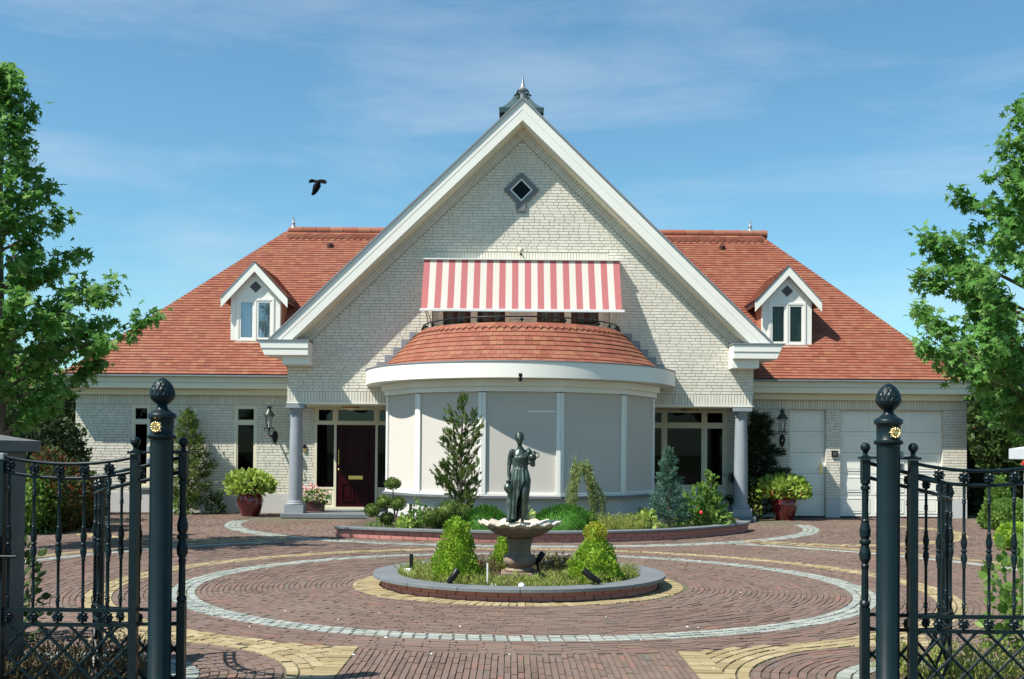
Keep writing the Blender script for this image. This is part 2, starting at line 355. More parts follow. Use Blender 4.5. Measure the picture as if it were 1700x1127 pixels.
def region(x, y):
    """-> laying system (0 ring, 1 court, 2 straight, 3 left pier, 4 right pier), colour (0 brick 1 grey 2 yellow, -1 none)"""
    r = np.hypot(x - RC[0], y - RC[1]); rp_ = np.hypot(x - PLX, y - RC[1]); rh = np.hypot(x - HC[0], y - HC[1]); col = np.zeros(x.shape, int)
    sysid = np.where((y > 17.4) & (r > 4.7), 1, 0)
    straight = (x > -1.1) & (x < 1.2) & (y < 11) & (r > 4.2)
    sysid = np.where(straight, 2, sysid)
    col = np.where((r > 3.42) & (r < 3.68), 1, col); col = np.where((r > 4.2) & (r < 4.47) & ~straight, 2, col)
    col = np.where((rp_ < 1.78), 2, col)
    col = np.where((r > 6.42) & (r < 6.66) & (rh > 5.85) & (y > 10), 1, col); col = np.where((r > 6.82) & (r < 7.0) & (rh > 5.85) & (y > 10), 2, col)
    col = np.where((rh > 5.5) & (rh < 5.82) & (r > 4.5), 1, col)
    col = np.where(near_curl(x, y) & (r > 4.6), 2, col)
    for k, pc in enumerate(PC):
        d = np.hypot(x - pc[0], y - pc[1]); inw = (x > pc[0] - .3) if k == 0 else (x < pc[0] + .3)
        pz = (r > 4.2) & (y < 9.2) & ~straight & inw & (d < 2.6)
        fan = pz & (d > 1.45); pz2 = pz & (r > 4.47) & (d <= 1.45)
        sysid = np.where(fan & ~((r < 4.47) & (np.abs(x - .05) > 2.0)), 3 + k, sysid); col = np.where(fan, 2, col)
        edge = fan & (np.abs(np.abs(x - .05) - 1.2) < .11); sysid = np.where(edge, 2, sysid)
        sysid = np.where(pz2 | ((d < 1.45) & (y < 9)), 3 + k, sysid); col = np.where(pz2, 0, col)
        col = np.where((d > .72) & (d < .92), 1, col); col = np.where(d <= .72, -1, col)
        out = (x < pc[0] + .05) if k == 0 else (x > pc[0] - .05)
        col = np.where(out & (y < pc[1] + .72), -1, col); col = np.where(out & (y >= pc[1] + .72) & (y < pc[1] + .92), 1, col)
    col = np.where(rp_ < 1.5, -1, col)
    yb = np.interp(x, BX, BY, left=99, right=99); col = np.where((y > yb - .02) & (y < 24.2) & (x > -2.9) & (x < 4.4), -1, col)
    col = np.where((y > 23.34) & (x > -4.85) & (x < 5.12), -1, col); col = np.where(y > 25.17, -1, col)
    col = np.where((np.abs(x) > 10.5), -1, col)
    return sysid, col
cand = []   # x, y, angle, half length, half width
def rows_polar(c, r0, r1, dr, ln, sysn, a0=0, a1=2 * PI):
    r = r0 + dr / 2
    while r < r1:
        n = max(6, int((a1 - a0) * r / ln)); da = (a1 - a0) / n; a = a0 + (np.arange(n) + RNG.random()) * da
        x = c[0] + r * np.cos(a); y = c[1] + r * np.sin(a); s_, col = region(x, y)
        ok = (s_ == sysn) & (col >= 0) & (y > 6.0)
        k = ok.sum(); cand.append(np.stack([x[ok], y[ok], a[ok] + PI / 2, np.full(k, da * r / 2 - (.0052 if dr < .07 or ln < .08 else .0085)), np.full(k, dr / 2 - (.0045 if dr < .07 else .0075)), col[ok]], 1)); r += dr
rows_polar((PLX, 12.1), 1.5, 1.77, .27, .075, 0)
rows_polar(RC, 1.78, 3.42, .0547, .205, 0); rows_polar(RC, 3.42, 3.68, .0866, .105, 0); rows_polar(RC, 3.68, 4.2, .0577, .205, 0)
rows_polar(RC, 4.2, 4.47, .09, .17, 0); rows_polar(RC, 4.47, 13.0, .0555, .205, 0)
rows_polar(HC, 2.0, 5.5, .0555, .205, 1, PI, 2 * PI); rows_polar(HC, 5.5, 5.82, .106, .11, 1, PI, 2 * PI); rows_polar(HC, 5.82, 11.5, .0555, .205, 1, PI * .75, 2.25 * PI)
for k, pc in enumerate(PC):
    rows_polar(pc, .72, .92, .0995, .11, 3 + k); rows_polar(pc, .92, 1.45, .0575, .2, 3 + k); rows_polar(pc, 1.45, 2.7, .088, .17, 3 + k)
xc = -1.1 + .0442 / 2
while xc < 1.2:
    y = 5.9 + RNG.random() * .2 + np.arange(20) * .207; x = np.full(20, xc); s_, col = region(x, y); ok = (s_ == 2) & (col == 0)
    k = ok.sum(); cand.append(np.stack([x[ok], y[ok], np.full(k, PI / 2), np.full(k, .0985), np.full(k, .0182), col[ok]], 1)); xc += .0442
for xe in (-1.2, 1.3):
    y = 5.9 + np.arange(30) * .088; x = np.full(30, xe); s_, col = region(x, y); ok = (s_ == 2) & (col == 2)
    k = ok.sum(); cand.append(np.stack([x[ok], y[ok], np.zeros(k), np.full(k, .09), np.full(k, .0380), col[ok]], 1))
cand = np.concatenate(cand); n = len(cand); print('pavers', n)
zt = RNG.normal(0, .0016, n) + np.where(cand[:, 5] > 0, .001, 0)
inview = (np.abs(cand[:, 0]) < .45 * cand[:, 1]) & (cand[:, 1] > 7.05)
for colid, nm, mt_, fld in ((0, 'paver', 'paver', 'paver_field'), (1, 'grey_sett', 'sett_grey', 'grey_sett_field'), (2, 'yellow_sett', 'sett_yellow', 'yellow_sett_field')):
    idx = np.where(cand[:, 5] == colid)[0]; order = idx[np.argsort(np.where(inview[idx], cand[idx, 1], 99))]
    single, rest = order[:300], order[300:]
    q = cand[rest]; ca, sa = np.cos(q[:, 2]), np.sin(q[:, 2]); zz = np.zeros(len(q))
    tx, ty = RNG.normal(0, .012, len(q)), RNG.normal(0, .02, len(q))
    V, Fc = boxes_np(np.stack([q[:, 0], q[:, 1], zt[rest] - .02], 1), np.stack([ca * q[:, 3], sa * q[:, 3], tx * q[:, 3]], 1), np.stack([-sa * q[:, 4], ca * q[:, 4], ty * q[:, 4]], 1), np.stack([zz, zz, zz + .02], 1))
    Fc = Fc.reshape(-1, 6, 4)[:, [0, 2, 3, 4, 5]].reshape(-1, 4)
    tag(link(fld, npmesh(fld, V, Fc), drive, mt_), kind='stuff')
    PMS = {}
    for i in single:
        key = (round(cand[i, 3], 3), round(cand[i, 4], 4))
        if key not in PMS: PMS[key] = npmesh(nm, *boxes_np(np.zeros((1, 3)), np.array([[key[0], 0, 0]]), np.array([[0, key[1], 0]]), np.array([[0, 0, .02]])))
        o = link(nm, PMS[key], drive, mt_, (cand[i, 0], cand[i, 1], zt[i] - .02)); o.rotation_euler = (RNG.normal(0, .02), RNG.normal(0, .012), cand[i, 2])
# small weeds in the joints
sel = np.concatenate([RNG.choice(np.where(inview & (cand[:, 5] == 0))[0], 300), RNG.choice(np.where(inview & (cand[:, 5] > 0))[0], 1500)]); P = np.stack([cand[sel, 0] + cand[sel, 4] * 1.05 * np.cos(cand[sel, 2] + PI / 2), cand[sel, 1] + cand[sel, 4] * 1.05 * np.sin(cand[sel, 2] + PI / 2), np.full(1800, -.006)], 1)
keep = RNG.random(1800) < np.where(cand[sel, 5] > 0, 1, .3); P = P[keep]
tag(leaves('joint_weeds', 'leaf_mid', None, P, np.tile([0, 0, 1.], (len(P), 1)), .016, 'diamond', 1.2), 'tiny green weeds growing in the paving joints', 'weeds', kind='stuff')

# ================================================================== HOUSE
house = thing('house', 'cream brick villa with red tiled roof, gable and round bay', 'house', (GX, YW, 0))
def brick_arrays(rows, Yf):
    cen, hx, hz = [], [], []
    for z0, z1, ints in rows:
        off = RNG.random() * .22
        for xa, xb in ints:
            x = xa - off
            while x < xb:
                ln = .215 if RNG.random() < .82 else .105
                a, b = max(x, xa), min(x + ln, xb) - .0
                if b - a > .03: cen.append(((a + b) / 2, Yf, (z0 + z1) / 2)); hx.append((b - a) / 2 - .006); hz.append((z1 - z0) / 2 - .0062)
                x += ln
    return np.array(cen), np.array(hx), np.array(hz)
def minus(ints, a, b):
    out = []
    for x0, x1 in ints:
        if b <= x0 or a >= x1: out.append((x0, x1)); continue
        if a > x0: out.append((x0, a))
        if b < x1: out.append((b, x1))
    return out
def brick_mesh(name, parent, cen, hx, hz, dep=.0075):
    n = len(cen); z = np.zeros(n); cen = cen - np.array(org(parent)); cen[:, 1] += RNG.normal(0, .0012, n)
    V, Fc = boxes_np(cen, np.stack([hx, z, z], 1), np.stack([z, z + dep, z], 1), np.stack([z, z, hz], 1))
    return tag(link(name, npmesh(name, V, Fc), parent, 'brick'), kind='stuff')
# ---- gable wall
ZA = 8.81; SL = .97; WT = ZA - .44          # apex of the rake, slope, apex of the wall
DX, DZ = at(865.5, 315.6, YG)
HW = 4.95
mb = MB(); pl = [(GX - HW, 2.46), (GX + HW, 2.46), (GX + HW, WT - SL * HW), (GX, WT), (GX - HW, WT - SL * HW)]
# wall slab in pieces round the balcony opening
OX0, OX1, OZ0, OZ1 = -1.72, 2.06, 3.7, 5.46
mb.prism([(GX - HW, 2.46), (OX0, 2.46), (OX0, WT - SL * (GX - OX0)), (GX - HW, WT - SL * HW)], YG, YG + .25)
mb.prism([(OX1, 2.46), (GX + HW, 2.46), (GX + HW, WT - SL * HW), (OX1, WT - SL * (OX1 - GX))], YG, YG + .25)
mb.prism([(OX0, OZ1), (OX1, OZ1), (OX1, WT - SL * (OX1 - GX)), (GX, WT), (OX0, WT - SL * (GX - OX0))], YG, YG + .25)
mb.box(OX0, OX1, YG, YG + .25, 2.46, OZ0)
mb.box(GX - HW, GX - HW + .25, YG + .25, YW + .3, 2.46, WT - SL * HW); mb.box(GX + HW - .25, GX + HW, YG + .25, YW + .3, 2.46, WT - SL * HW)
gable = mb.build('gable_wall', 'mortar', house)
rows = []; z = 2.685; LX0, LX1, LZ0, LZ1 = X(720, YG), X(1008, YG), 5.475, 5.665
while z < 8.05:
    zt_ = z + .0625; h = min(HW, (WT - .285 - zt_) / SL)
    if h < .05: break
    ints = [(GX - h, GX + h)]
    if z < OZ1 and zt_ > OZ0: ints = minus(ints, OX0, OX1)
    if z < 3.85: ints = minus(ints, GX - 1.9, GX + 1.9)
    if z < LZ1 - .01 and zt_ > LZ0: ints = minus(ints, LX0, LX1)
    q = .37 - min(abs(z - DZ), abs(zt_ - DZ))
    if q > 0: ints = minus(ints, DX - q, DX + q)
    if DZ - .46 < zt_ and z < DZ - .2: ints = minus(ints, DX - .1, DX + .1)
    rows.append((z, zt_, ints)); z += .0625
cen, hx, hz = brick_arrays(rows, YG)
full = np.where((np.abs(hx - .1015) < .0008) & (cen[:, 2] > 5.67))[0]; pick = full[np.argsort(np.abs(cen[full, 0] - .4) + np.abs(cen[full, 2] - 6.2) * 1.3)[:300]]
rest = np.setdiff1d(np.arange(len(cen)), pick); bpos, bhx, bhz = cen[pick], hx[pick], hz[pick]; cen, hx, hz = cen[rest], hx[rest], hz[rest]
# soldier rows (upright bricks): bottom edge and above the awning
for xa, xb, z0, z1 in ((GX - HW, GX + HW, 2.462, 2.682), (LX0, LX1, LZ0, LZ1)):
    xs = np.arange(xa + .031, xb, .0625); k = len(xs)
    cen = np.concatenate([cen, np.stack([xs, np.full(k, YG), np.full(k, (z0 + z1) / 2)], 1)]); hx = np.concatenate([hx, np.full(k, .0245)]); hz = np.concatenate([hz, np.full(k, (z1 - z0) / 2 - .004)])
brick_mesh('brick_courses', gable, cen, hx, hz)
V, Fc = boxes_np(np.zeros((1, 3)), np.array([[.1015, 0, 0]]), np.array([[0, .0075, 0]]), np.array([[0, 0, .02505]])); bm_ = npmesh('brick', V, Fc)
o0 = org(gable)
for p, a, b in zip(bpos, bhx, bhz):
    o = link('brick', bm_, gable, 'brick', Vector(p) - o0)
# rake soldiers
ang = math.atan(SL); cs, sn = math.cos(ang), math.sin(ang); cc, ux, uz = [], [], []
for s in (-1, 1):
    for d in np.arange(.06, 6.6, .0625):
        px, pz = GX + s * d * cs, WT - d * sn; q = .105
        if abs(px - GX) > HW - .02: continue
        cc.append((px - s * sn * q, YG - .004 - (.002 if s > 0 else 0), pz - cs * q)); ux.append((s * cs * .0245, 0, -sn * .0245)); uz.append((s * sn * .098, 0, cs * .098))
V, Fc = boxes_np(np.array(cc) - np.array(org(gable)), np.array(ux), np.tile([0, .010, 0], (len(cc), 1)), np.array(uz))
tag(link('rake_bricks', npmesh('rake_bricks', V, Fc), gable, 'brick'), kind='stuff')
# diamond window
dm = MB()
def diamond_ring(m, cx, cz, ro, ri, y0, y1):
    P = [(0, 1), (1, 0), (0, -1), (-1, 0)]
    for i in range(4):
        a, b = P[i], P[(i + 1) % 4]
        m.prism([(cx + a[0] * ro, cz + a[1] * ro), (cx + a[0] * ri, cz + a[1] * ri), (cx + b[0] * ri, cz + b[1] * ri), (cx + b[0] * ro, cz + b[1] * ro)], y0, y1)
diamond_ring(dm, DX, DZ, .365, .25, YG - .05, YG + .02); dm.box(DX - .095, DX + .095, YG - .052, YG + .02, DZ - .46, DZ - .275)
dw = dm.build('diamond_window', 'bluestone', house)
dm = MB(); diamond_ring(dm, DX, DZ, .25, .205, YG - .03, YG + .02); dm.build('window_frame', 'white', dw)
MB().prism([(DX, DZ + .206), (DX + .206, DZ), (DX, DZ - .206), (DX - .206, DZ)], YG - .019, YG - .016).build('pane', 'glass_dark', dw)
MB().prism([(DX, DZ + .2), (DX + .2, DZ), (DX, DZ - .2), (DX - .2, DZ)], YG - .008, YG - .004).build('dark_backing', 'dark', dw)  # near-black sheet painted for the unlit space behind the pane
# bargeboards, soffit, gable roof
EX = 5.24
def rake(m, s, v0, v1, y0, y1, d1=EX, d0=0): m.prism([(GX + s * d0, ZA + v0 - SL * d0), (GX + s * d1, ZA + v0 - SL * d1), (GX + s * d1, ZA + v1 - SL * d1), (GX + s * d0, ZA + v1 - SL * d0)], y0, y1)
for s in (-1, 1):
    m = MB(); rake(m, s, 0, -.215, 23.16, 23.25); rake(m, s, -.219, -.44, 23.164, 23.25, EX - .22); b = m.build('bargeboard', 'white', house)
    m = MB(); rake(m, s, -.44, -.48, 23.25, 23.62, EX - .22); m.build('soffit', 'cream', house)
    m = MB(); rake(m, s, .045, .003, 23.13, 33.2, EX + .05); m.build('verge_flashing', 'zinc', b)
m = MB()
for s in (-1, 1): rake(m, s, .0, -.1, 23.26, 33.2)
groof = m.build('gable_roof', 'tile', house)
# eaves returns
for s in (-1, 1):
    x0, x1 = sorted((GX + s * 4.42, GX + s * 5.46)); xi0, xi1 = sorted((GX + s * 4.42, GX + s * 4.98)); sl = .13 * s
    m = MB(); m.prism([(GX + s * 4.42, 3.70), (GX + s * 5.46, 3.70), (GX + s * 5.33, 3.40), (GX + s * 4.42, 3.40)], 23.08, 23.595)
    m.box(*sorted((GX + s * 4.97, GX + s * 5.33)), 23.6, 26.2, 3.42, 3.69); r_ = m.build('eaves_box', 'white', house, bevel=.01)
    MB().box(GX + s * 4.42 if s > 0 else GX + s * 4.98, GX + s * 4.98 if s > 0 else GX + s * 4.42, 23.2, 23.595, 3.22, 3.398).build('bracket_block', 'white', r_)
    MB().box(*sorted((GX + s * 4.40, GX + s * 5.5)), 23.06, 23.6, 3.702, 3.728).build('flashing', 'zinc', r_)
    MB().box(*sorted((GX + s * 4.42, GX + s * 5.40)), 23.068, 23.078, 3.545, 3.553).build('board_joint', 'zinc', r_)
# gable bottom trim and porch ceiling
MB().box(GX - HW - .01, GX + HW + .01, YG - .022, YG + .02, 2.425, 2.458).build('edge_trim', 'white', house)
MB().box(GX - HW, GX + HW, YG + .02, YW - .02, 2.40, 2.455).build('porch_ceiling', 'cream', house)

# ---- hip roofs of the wings
Y0, Z0, RT = 24.83, 3.10, 4.05
XL0, XR0 = X(103, 24.83, 620), X(1606, 24.83, 632); XL1, XR1 = X(480, 28.88, 386), X(1257, 28.88, 391)
def xl(t): return XL0 + (XL1 - XL0) * t / RT
def xr(t): return XR0 + (XR1 - XR0) * t / RT
m = MB(); e = .03
m.v = [(XL0 + e, Y0 + e, Z0 - .02), (XR0 - e, Y0 + e, Z0 - .02), (XR0 - e, Y0 + 2 * RT - e, Z0 - .02), (XL0 + e, Y0 + 2 * RT - e, Z0 - .02), (XL1, Y0 + RT, Z0 + RT - .05), (XR1, Y0 + RT, Z0 + RT - .05)]
for q in ((0, 1, 5, 4), (1, 2, 5), (2, 3, 4, 5), (3, 0, 4), (3, 2, 1, 0)): m.face(q)
wroof = m.build('wing_roof', 'underlay', house)
def tile_plane(name, parent, o, e, s, nrm, rows, fx, clip=None, ex=.0952, tw=.147, th=.0085, point=False):
    """plain tiles: o origin, e along the course, s up the slope, nrm normal; fx(row distance) -> (a,b)"""
    o, e, s, nrm = map(np.array, (o, e, s, nrm)); cen, ua, ub = [], [], []
    for i in range(rows):
        d = i * ex; a, b = fx(d + ex * .5); x = a - (tw / 2 if i % 2 else 0)
        while x < b:
            x0, x1 = max(x, a), min(x + tw, b)
            if x1 - x0 > .02:
                p = o + e * (x0 + x1) / 2 + s * (d + ex * .62) + nrm * .018
                if clip is None or clip(p): cen.append(p + nrm * RNG.normal(0, .0006)); ua.append(e * ((x1 - x0) / 2 - .0009)); ub.append((s - nrm * .17) * ex * .62)
            x += tw
    k = len(cen); V, Fc = boxes_np(np.array(cen), np.array(ua), np.array(ub), np.tile(nrm * th, (k, 1)))
    return tag(link(name, npmesh(name, V - np.array(org(parent)), Fc), parent, 'tile'), kind='stuff')
q = math.sqrt(.5)
DORM = [(424.5, 25.65, -1), (1306.5, 25.65, 1)]
DCX = [X(424, 25.65, 530), X(1306.5, 25.65, 535)]
def clip_roof(p):
    if abs(p[0] - GX) < 4.96 and ZA - SL * abs(p[0] - GX) > p[2] + .05: return False
    for cx in DCX:
        if abs(p[0] - cx) < .52 and p[1] > 25.7 and p[2] < 5.75 - 1.085 * abs(p[0] - cx) - .1: return False
    return True
tile_plane('roof_tiles', wroof, (0, Y0, Z0), (1, 0, 0), (0, q, q), (0, -q, q), 60, lambda d: (xl(d * q), xr(d * q)), clip_roof)
aL = math.atan2(RT, XL1 - XL0); tile_plane('hip_tiles', wroof, (XL0, 0, Z0), (0, 1, 0), (math.cos(aL), 0, math.sin(aL)), (-math.sin(aL), 0, math.cos(aL)), 60, lambda d: (Y0 + d * math.sin(aL), Y0 + 2 * RT - d * math.sin(aL)))
aR = math.atan2(RT, XR0 - XR1); tile_plane('hip_tiles', wroof, (XR0, 0, Z0), (0, 1, 0), (-math.cos(aR), 0, math.sin(aR)), (math.sin(aR), 0, math.cos(aR)), 60, lambda d: (Y0 + d * math.sin(aR), Y0 + 2 * RT - d * math.sin(aR)))
# ridge tiles: one mesh, copied
m = MB(); m.tube([(0, 0, 0), (.36, 0, 0)], [.105, .115], 10); rt = m.build('ridge_tile', 'tile', wroof, world=False, smooth=True)
k = 0
for xs in (np.arange(XL1, GX - 1.6, .355), np.arange(GX + 1.8, XR1 - .1, .355)):
    for x in xs:
        o = rt if k == 0 else rt.copy()
        if k: C.objects.link(o)
        o.location = Vector((x, Y0 + RT, Z0 + RT - .015)) - org(wroof); k += 1
# zig-zag row under the ridge
m = MB()
for xa, xb in ((XL1, GX - 1.5), (GX + 1.5, XR1)):
    for x in np.arange(xa, xb, .165):
        yb, zb = Y0 + RT - .25, Z0 + RT - .25
        m.prism([(x, 0), (x + .0825, -.11), (x + .165, 0), (x + .165, .12), (x, .12)], -.006, .006)
        for i in range(10): v = m.v[-10 + i]; m.v[-10 + i] = (v[0], yb + v[2] * q - (v[1] + .045) * q, zb + v[2] * q + (.045 - v[1]) * q)
tag(m.build('pointed_tiles', 'tile', wroof), kind='stuff')
for u, v in ((550, 409), (1197, 412)):
    m = MB(); t_ = (at(u, v, 28.5)[1] - Z0); m.tube([(X(u, 28.5, v), Y0 + t_ - .05, Z0 + t_ - .02), (X(u, 28.5, v), Y0 + t_ - .1, Z0 + t_ + .05)], [.1, .06], 8); m.build('roof_vent', 'underlay', wroof, smooth=True)
for u, v in ((487.5, 383), (1245, 388)):
    m = MB(); x = X(u, 28.9, v); m.lathe([(.09, 0), (.06, .05), (.035, .1), (.05, .14), (.03, .17), (.018, .25), (.004, .36)], (x, Y0 + RT, Z0 + RT + .05), 10); m.build('roof_finial', 'zinc', wroof, smooth=True)
# gutters and fascia of the wings
for xa, xb, nm in ((XL0 - .15, GX - HW - .0, 0), (GX + HW + .0, XR0 + .15, 1)):
    m = MB(); m.box(xa, xb, 24.76, 24.86, 2.79, 3.05); m.box(xa, xb, 24.86, 25.14, 2.79, 2.82)
    gt = m.build('fascia', 'cream', house, bevel=.006)
    MB().box(xa, xb, 24.655, 24.87, 3.052, 3.085).build('gutter_edge', 'zinc', gt); MB().box(xa, xb, 24.752, 24.7595, 2.915, 2.922).build('board_joint', 'zinc', gt)
    MB().box(xa + .15 if nm == 0 else xa, xb if nm == 0 else xb - .15, 25.02, 25.19, 2.655, 2.788).build('crown_moulding', 'cream', gt, bevel=.01)
    xe = xa if nm == 0 else xb - .1
    MB().box(xe, xe + .1, 24.87, 33, 2.79, 3.04).build('side_fascia', 'cream', gt)
# ---- wing walls
WXL, WXR = X(124, YW, 800), X(1605, YW, 800)
OPEN = [(X(218, YW, 740), X(250, YW, 740), .56, 2.44), (X(388.5, YW, 740), X(427, YW, 740), .56, 2.44), (X(522, YW, 760), GX - 2.6, .1, 2.44), (GX + 2.8, X(1206, YW, 760), .1, 2.44), (X(1311, YW, 760), X(1371, YW, 760), .03, 2.43), (X(1395, YW, 760), X(1565, YW, 760), .03, 2.43)]
def wall_ints(z0, z1):
    ints = [(WXL, WXR)]; ints = minus(ints, GX - 2.6, GX + 2.8)
    for a, b, c, d in OPEN:
        if z0 < d and z1 > c: ints = minus(ints, a, b)
    return ints
m = MB(); lv = [0, .56, 2.43, 2.44, 2.7]
for z0, z1 in ((0, .1), (.1, .56), (.56, 2.43), (2.43, 2.44), (2.44, 2.7)):
    for a, b in wall_ints(z0, z1): m.box(a, b, YW, YW + .3, z0, z1)
m.box(WXL, WXL + .3, YW + .3, 33, 0, 2.78); m.box(WXR - .3, WXR, YW + .3, 33, 0, 2.78); m.box(WXL, WXR, 32.7, 33, 0, 2.78)
wall = m.build('wing_wall', 'mortar', house)
rows = []; z = .435
while z < 2.42: rows.append((z, z + .0625, wall_ints(z, z + .0625))); z += .0625
cen, hx, hz = brick_arrays(rows, YW)
xs = np.arange(WXL + .031, WXR, .0625); xs = xs[(xs < GX - 2.6) | (xs > GX + 2.8)]; k = len(xs)
cen = np.concatenate([cen, np.stack([xs, np.full(k, YW), np.full(k, 2.552)], 1)]); hx = np.concatenate([hx, np.full(k, .0245)]); hz = np.concatenate([hz, np.full(k, .1)])
# side returns of the wing (left end and right end)
brick_mesh('brick_courses', wall, cen, hx, hz)
m = MB()
for a, b in wall_ints(.11, .43): MB().box(a, b, YW - .03, YW + .01, 0, .43).build('plinth', 'plinth', house, bevel=.004)

# ---- generic window: frame bars, panes, curtain, dark room
def window(name, parent, x0, x1, z0, z1, y, xs=(), zs=(), fw=.05, skip=(), glass='glass_dark', frame='white', dep=.07, inner=.035):
    """xs / zs: positions of inner posts and rails -> grid of panes"""
    m = MB(); gx = [x0] + list(xs) + [x1]; gz = [z0] + list(zs) + [z1]
    m.box(x0, x0 + fw, y, y + dep, z0, z1); m.box(x1 - fw, x1, y, y + dep, z0, z1)
    m.box(x0 + fw, x1 - fw, y, y + dep, z1 - fw, z1); m.box(x0 + fw, x1 - fw, y, y + dep, z0, z0 + fw)
    for x in xs: m.box(x - fw / 2, x + fw / 2, y + .001, y + dep - .001, z0 + fw, z1 - fw)
    for z in zs: m.box(x0 + fw, x1 - fw, y + .002, y + dep - .002, z - fw / 2, z + fw / 2)
    fr = m.build(name, frame, parent); ii = 0
    for i in range(len(gx) - 1):
        for j in range(len(gz) - 1):
            if (i, j) in skip: continue
            a = gx[i] + (fw if i == 0 else fw / 2); b = gx[i + 1] - (fw if i == len(gx) - 2 else fw / 2); c = gz[j] + (fw if j == 0 else fw / 2); d = gz[j + 1] - (fw if j == len(gz) - 2 else fw / 2)
            if inner:
                s = MB(); t = inner; s.box(a, a + t, y + .012, y + .05, c, d); s.box(b - t, b, y + .012, y + .05, c, d); s.box(a + t, b - t, y + .012, y + .05, c, c + t); s.box(a + t, b - t, y + .012, y + .05, d - t, d); s.build('sash', frame, fr)
                a += t; b -= t; c += t; d -= t
            MB().box(a, b, y + .028, y + .034, c, d).build('pane', glass, fr)
    return fr
def curtain(parent, x0, x1, z0, z1, y, m_, amp=.03, wl=.09, name='curtain'):
    g_ = []; k = max(8, int((x1 - x0) / wl * 8))
    for z in (z0, z1): g_.append([(x0 + (x1 - x0) * i / k, y + amp * math.sin(2 * PI * i / 8 + .7 * math.sin(i * .7)), z) for i in range(k + 1)])
    return MB().grid(g_).build(name, m_, parent, smooth=True)
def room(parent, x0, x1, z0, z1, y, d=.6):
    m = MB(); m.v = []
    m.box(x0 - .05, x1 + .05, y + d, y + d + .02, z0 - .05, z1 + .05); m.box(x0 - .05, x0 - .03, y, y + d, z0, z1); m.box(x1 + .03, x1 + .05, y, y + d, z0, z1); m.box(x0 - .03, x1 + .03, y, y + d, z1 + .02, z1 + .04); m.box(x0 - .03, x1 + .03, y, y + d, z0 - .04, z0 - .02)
    return m.build('dark_room_box', 'dark', parent)  # near-black box behind the panes, its colour stands in for an unlit room
for (a, b, c, d) in OPEN[:2]:
    wi = window('window', house, a, b, c, d, YW - .01, zs=[2.05], fw=.055, inner=.03, frame='cream'); MB().box(a - .03, b + .03, YW - .07, YW + .03, c - .05, c - .002).build('sill', 'bluestone', wi); room(wi, a, b, c, d, YW + .08)
    curtain(wi, b - .16, b - .06, c + .06, 2.0, YW + .2, 'curtain_green')
# front door group
a, b, c, d = OPEN[2]; xd0, xd1 = X(556.5, YW, 760), X(625, YW, 760)
fw_ = window('door_surround', house, a, b, c, d, YW - .02, xs=[xd0, xd1], zs=[2.04], fw=.055, skip=((0, 0), (1, 0), (2, 0)), glass='glass', frame='cream')
room(fw_, a, b, c, d, YW + .12)
for p0, p1 in ((a + .055, xd0 - .03), (xd1 + .03, b - .055)):
    MB().box(p0, p1, YW - .005, YW + .04, .55, .60).build('rail', 'cream', fw_); MB().box(p0, p1, YW + .005, YW + .035, .155, .55).build('panel', 'cream', fw_, bevel=.004)
    MB().box(p0 + .06, p1 - .06, YW - .008, YW + .006, .22, .49).build('raised_panel', 'cream', fw_, bevel=.006)
    MB().box(p0, p1, YW + .018, YW + .024, .6, 2.012).build('pane', 'glass_dark', fw_)
curtain(fw_, a + .07, a + .25, .6, 2.0, YW + .12, 'curtain_green')
m = MB(); m.box(xd0 + .028, xd1 - .028, YW + .005, YW + .05, .125, 2.012); door = m.build('front_door', 'door_red', house)
dx0, dx1 = xd0 + .03, xd1 - .03; dw_ = dx1 - dx0
def frame_bars(m, x0, x1, z0, z1, y0, y1, t):
    m.box(x0, x0 + t, y0, y1, z0, z1); m.box(x1 - t, x1, y0, y1, z0, z1); m.box(x0 + t, x1 - t, y0, y1, z0, z0 + t); m.box(x0 + t, x1 - t, y0, y1, z1 - t, z1)
for (x0, x1, z0, z1) in ((dx0 + .14, dx1 - .14, 1.0, 1.9), (dx0 + .12, dx0 + dw_ / 2 - .03, .28, .7), (dx0 + dw_ / 2 + .03, dx1 - .12, .28, .7)):
    m = MB(); frame_bars(m, x0, x1, z0, z1, YW - .018, YW + .006, .028); m.box(x0 + .08, x1 - .08, YW - .008, YW + .006, z0 + .08, z1 - .08); m.build('door_panel', 'door_red', door, bevel=.006)
xm = dx0 + dw_ * .5; m = MB(); m.box(xm - .16, xm + .16, YW - .012, YW + .004, .78, .86); m.box(xm - .12, xm + .12, YW - .018, YW - .012, .8, .84); m.build('letterbox', 'brass', door)
m = MB(); x = dx0 + .06; m.tube([(x, YW - .06, 1.1), (x, YW - .06, 1.45)], .013, 8)
for z in (1.14, 1.42): m.tube([(x, YW - .06, z), (x, YW + .004, z)], .01, 6); m.ball((x, YW - .06, z), .024, 6)
m.ball((x, YW - .02, 1.0), .03, 6); m.build('handle', 'brass', door, smooth=True)
# right porch glazing
a, b, c, d = OPEN[3]; x1_, x2_ = X(1104, YW, 760) - .02, X(1169, YW, 760)
fw_ = window('porch_window', house, a, b, .62, d, YW - .02, xs=[x1_, x2_], zs=[2.06], fw=.06, frame='cream', glass='glass_dark'); room(fw_, a, b, .62, d, YW + .12, 1.2)
MB().box(a, b, YW - .015, YW + .05, .1, .615).build('panel', 'white', fw_); curtain(fw_, x2_ + .05, b - .07, .66, 2.0, YW + .14, 'curtain_green'); curtain(fw_, x2_ + .12, x2_ + .17, .66, 2.0, YW + .1, 'curtain_white', .008)
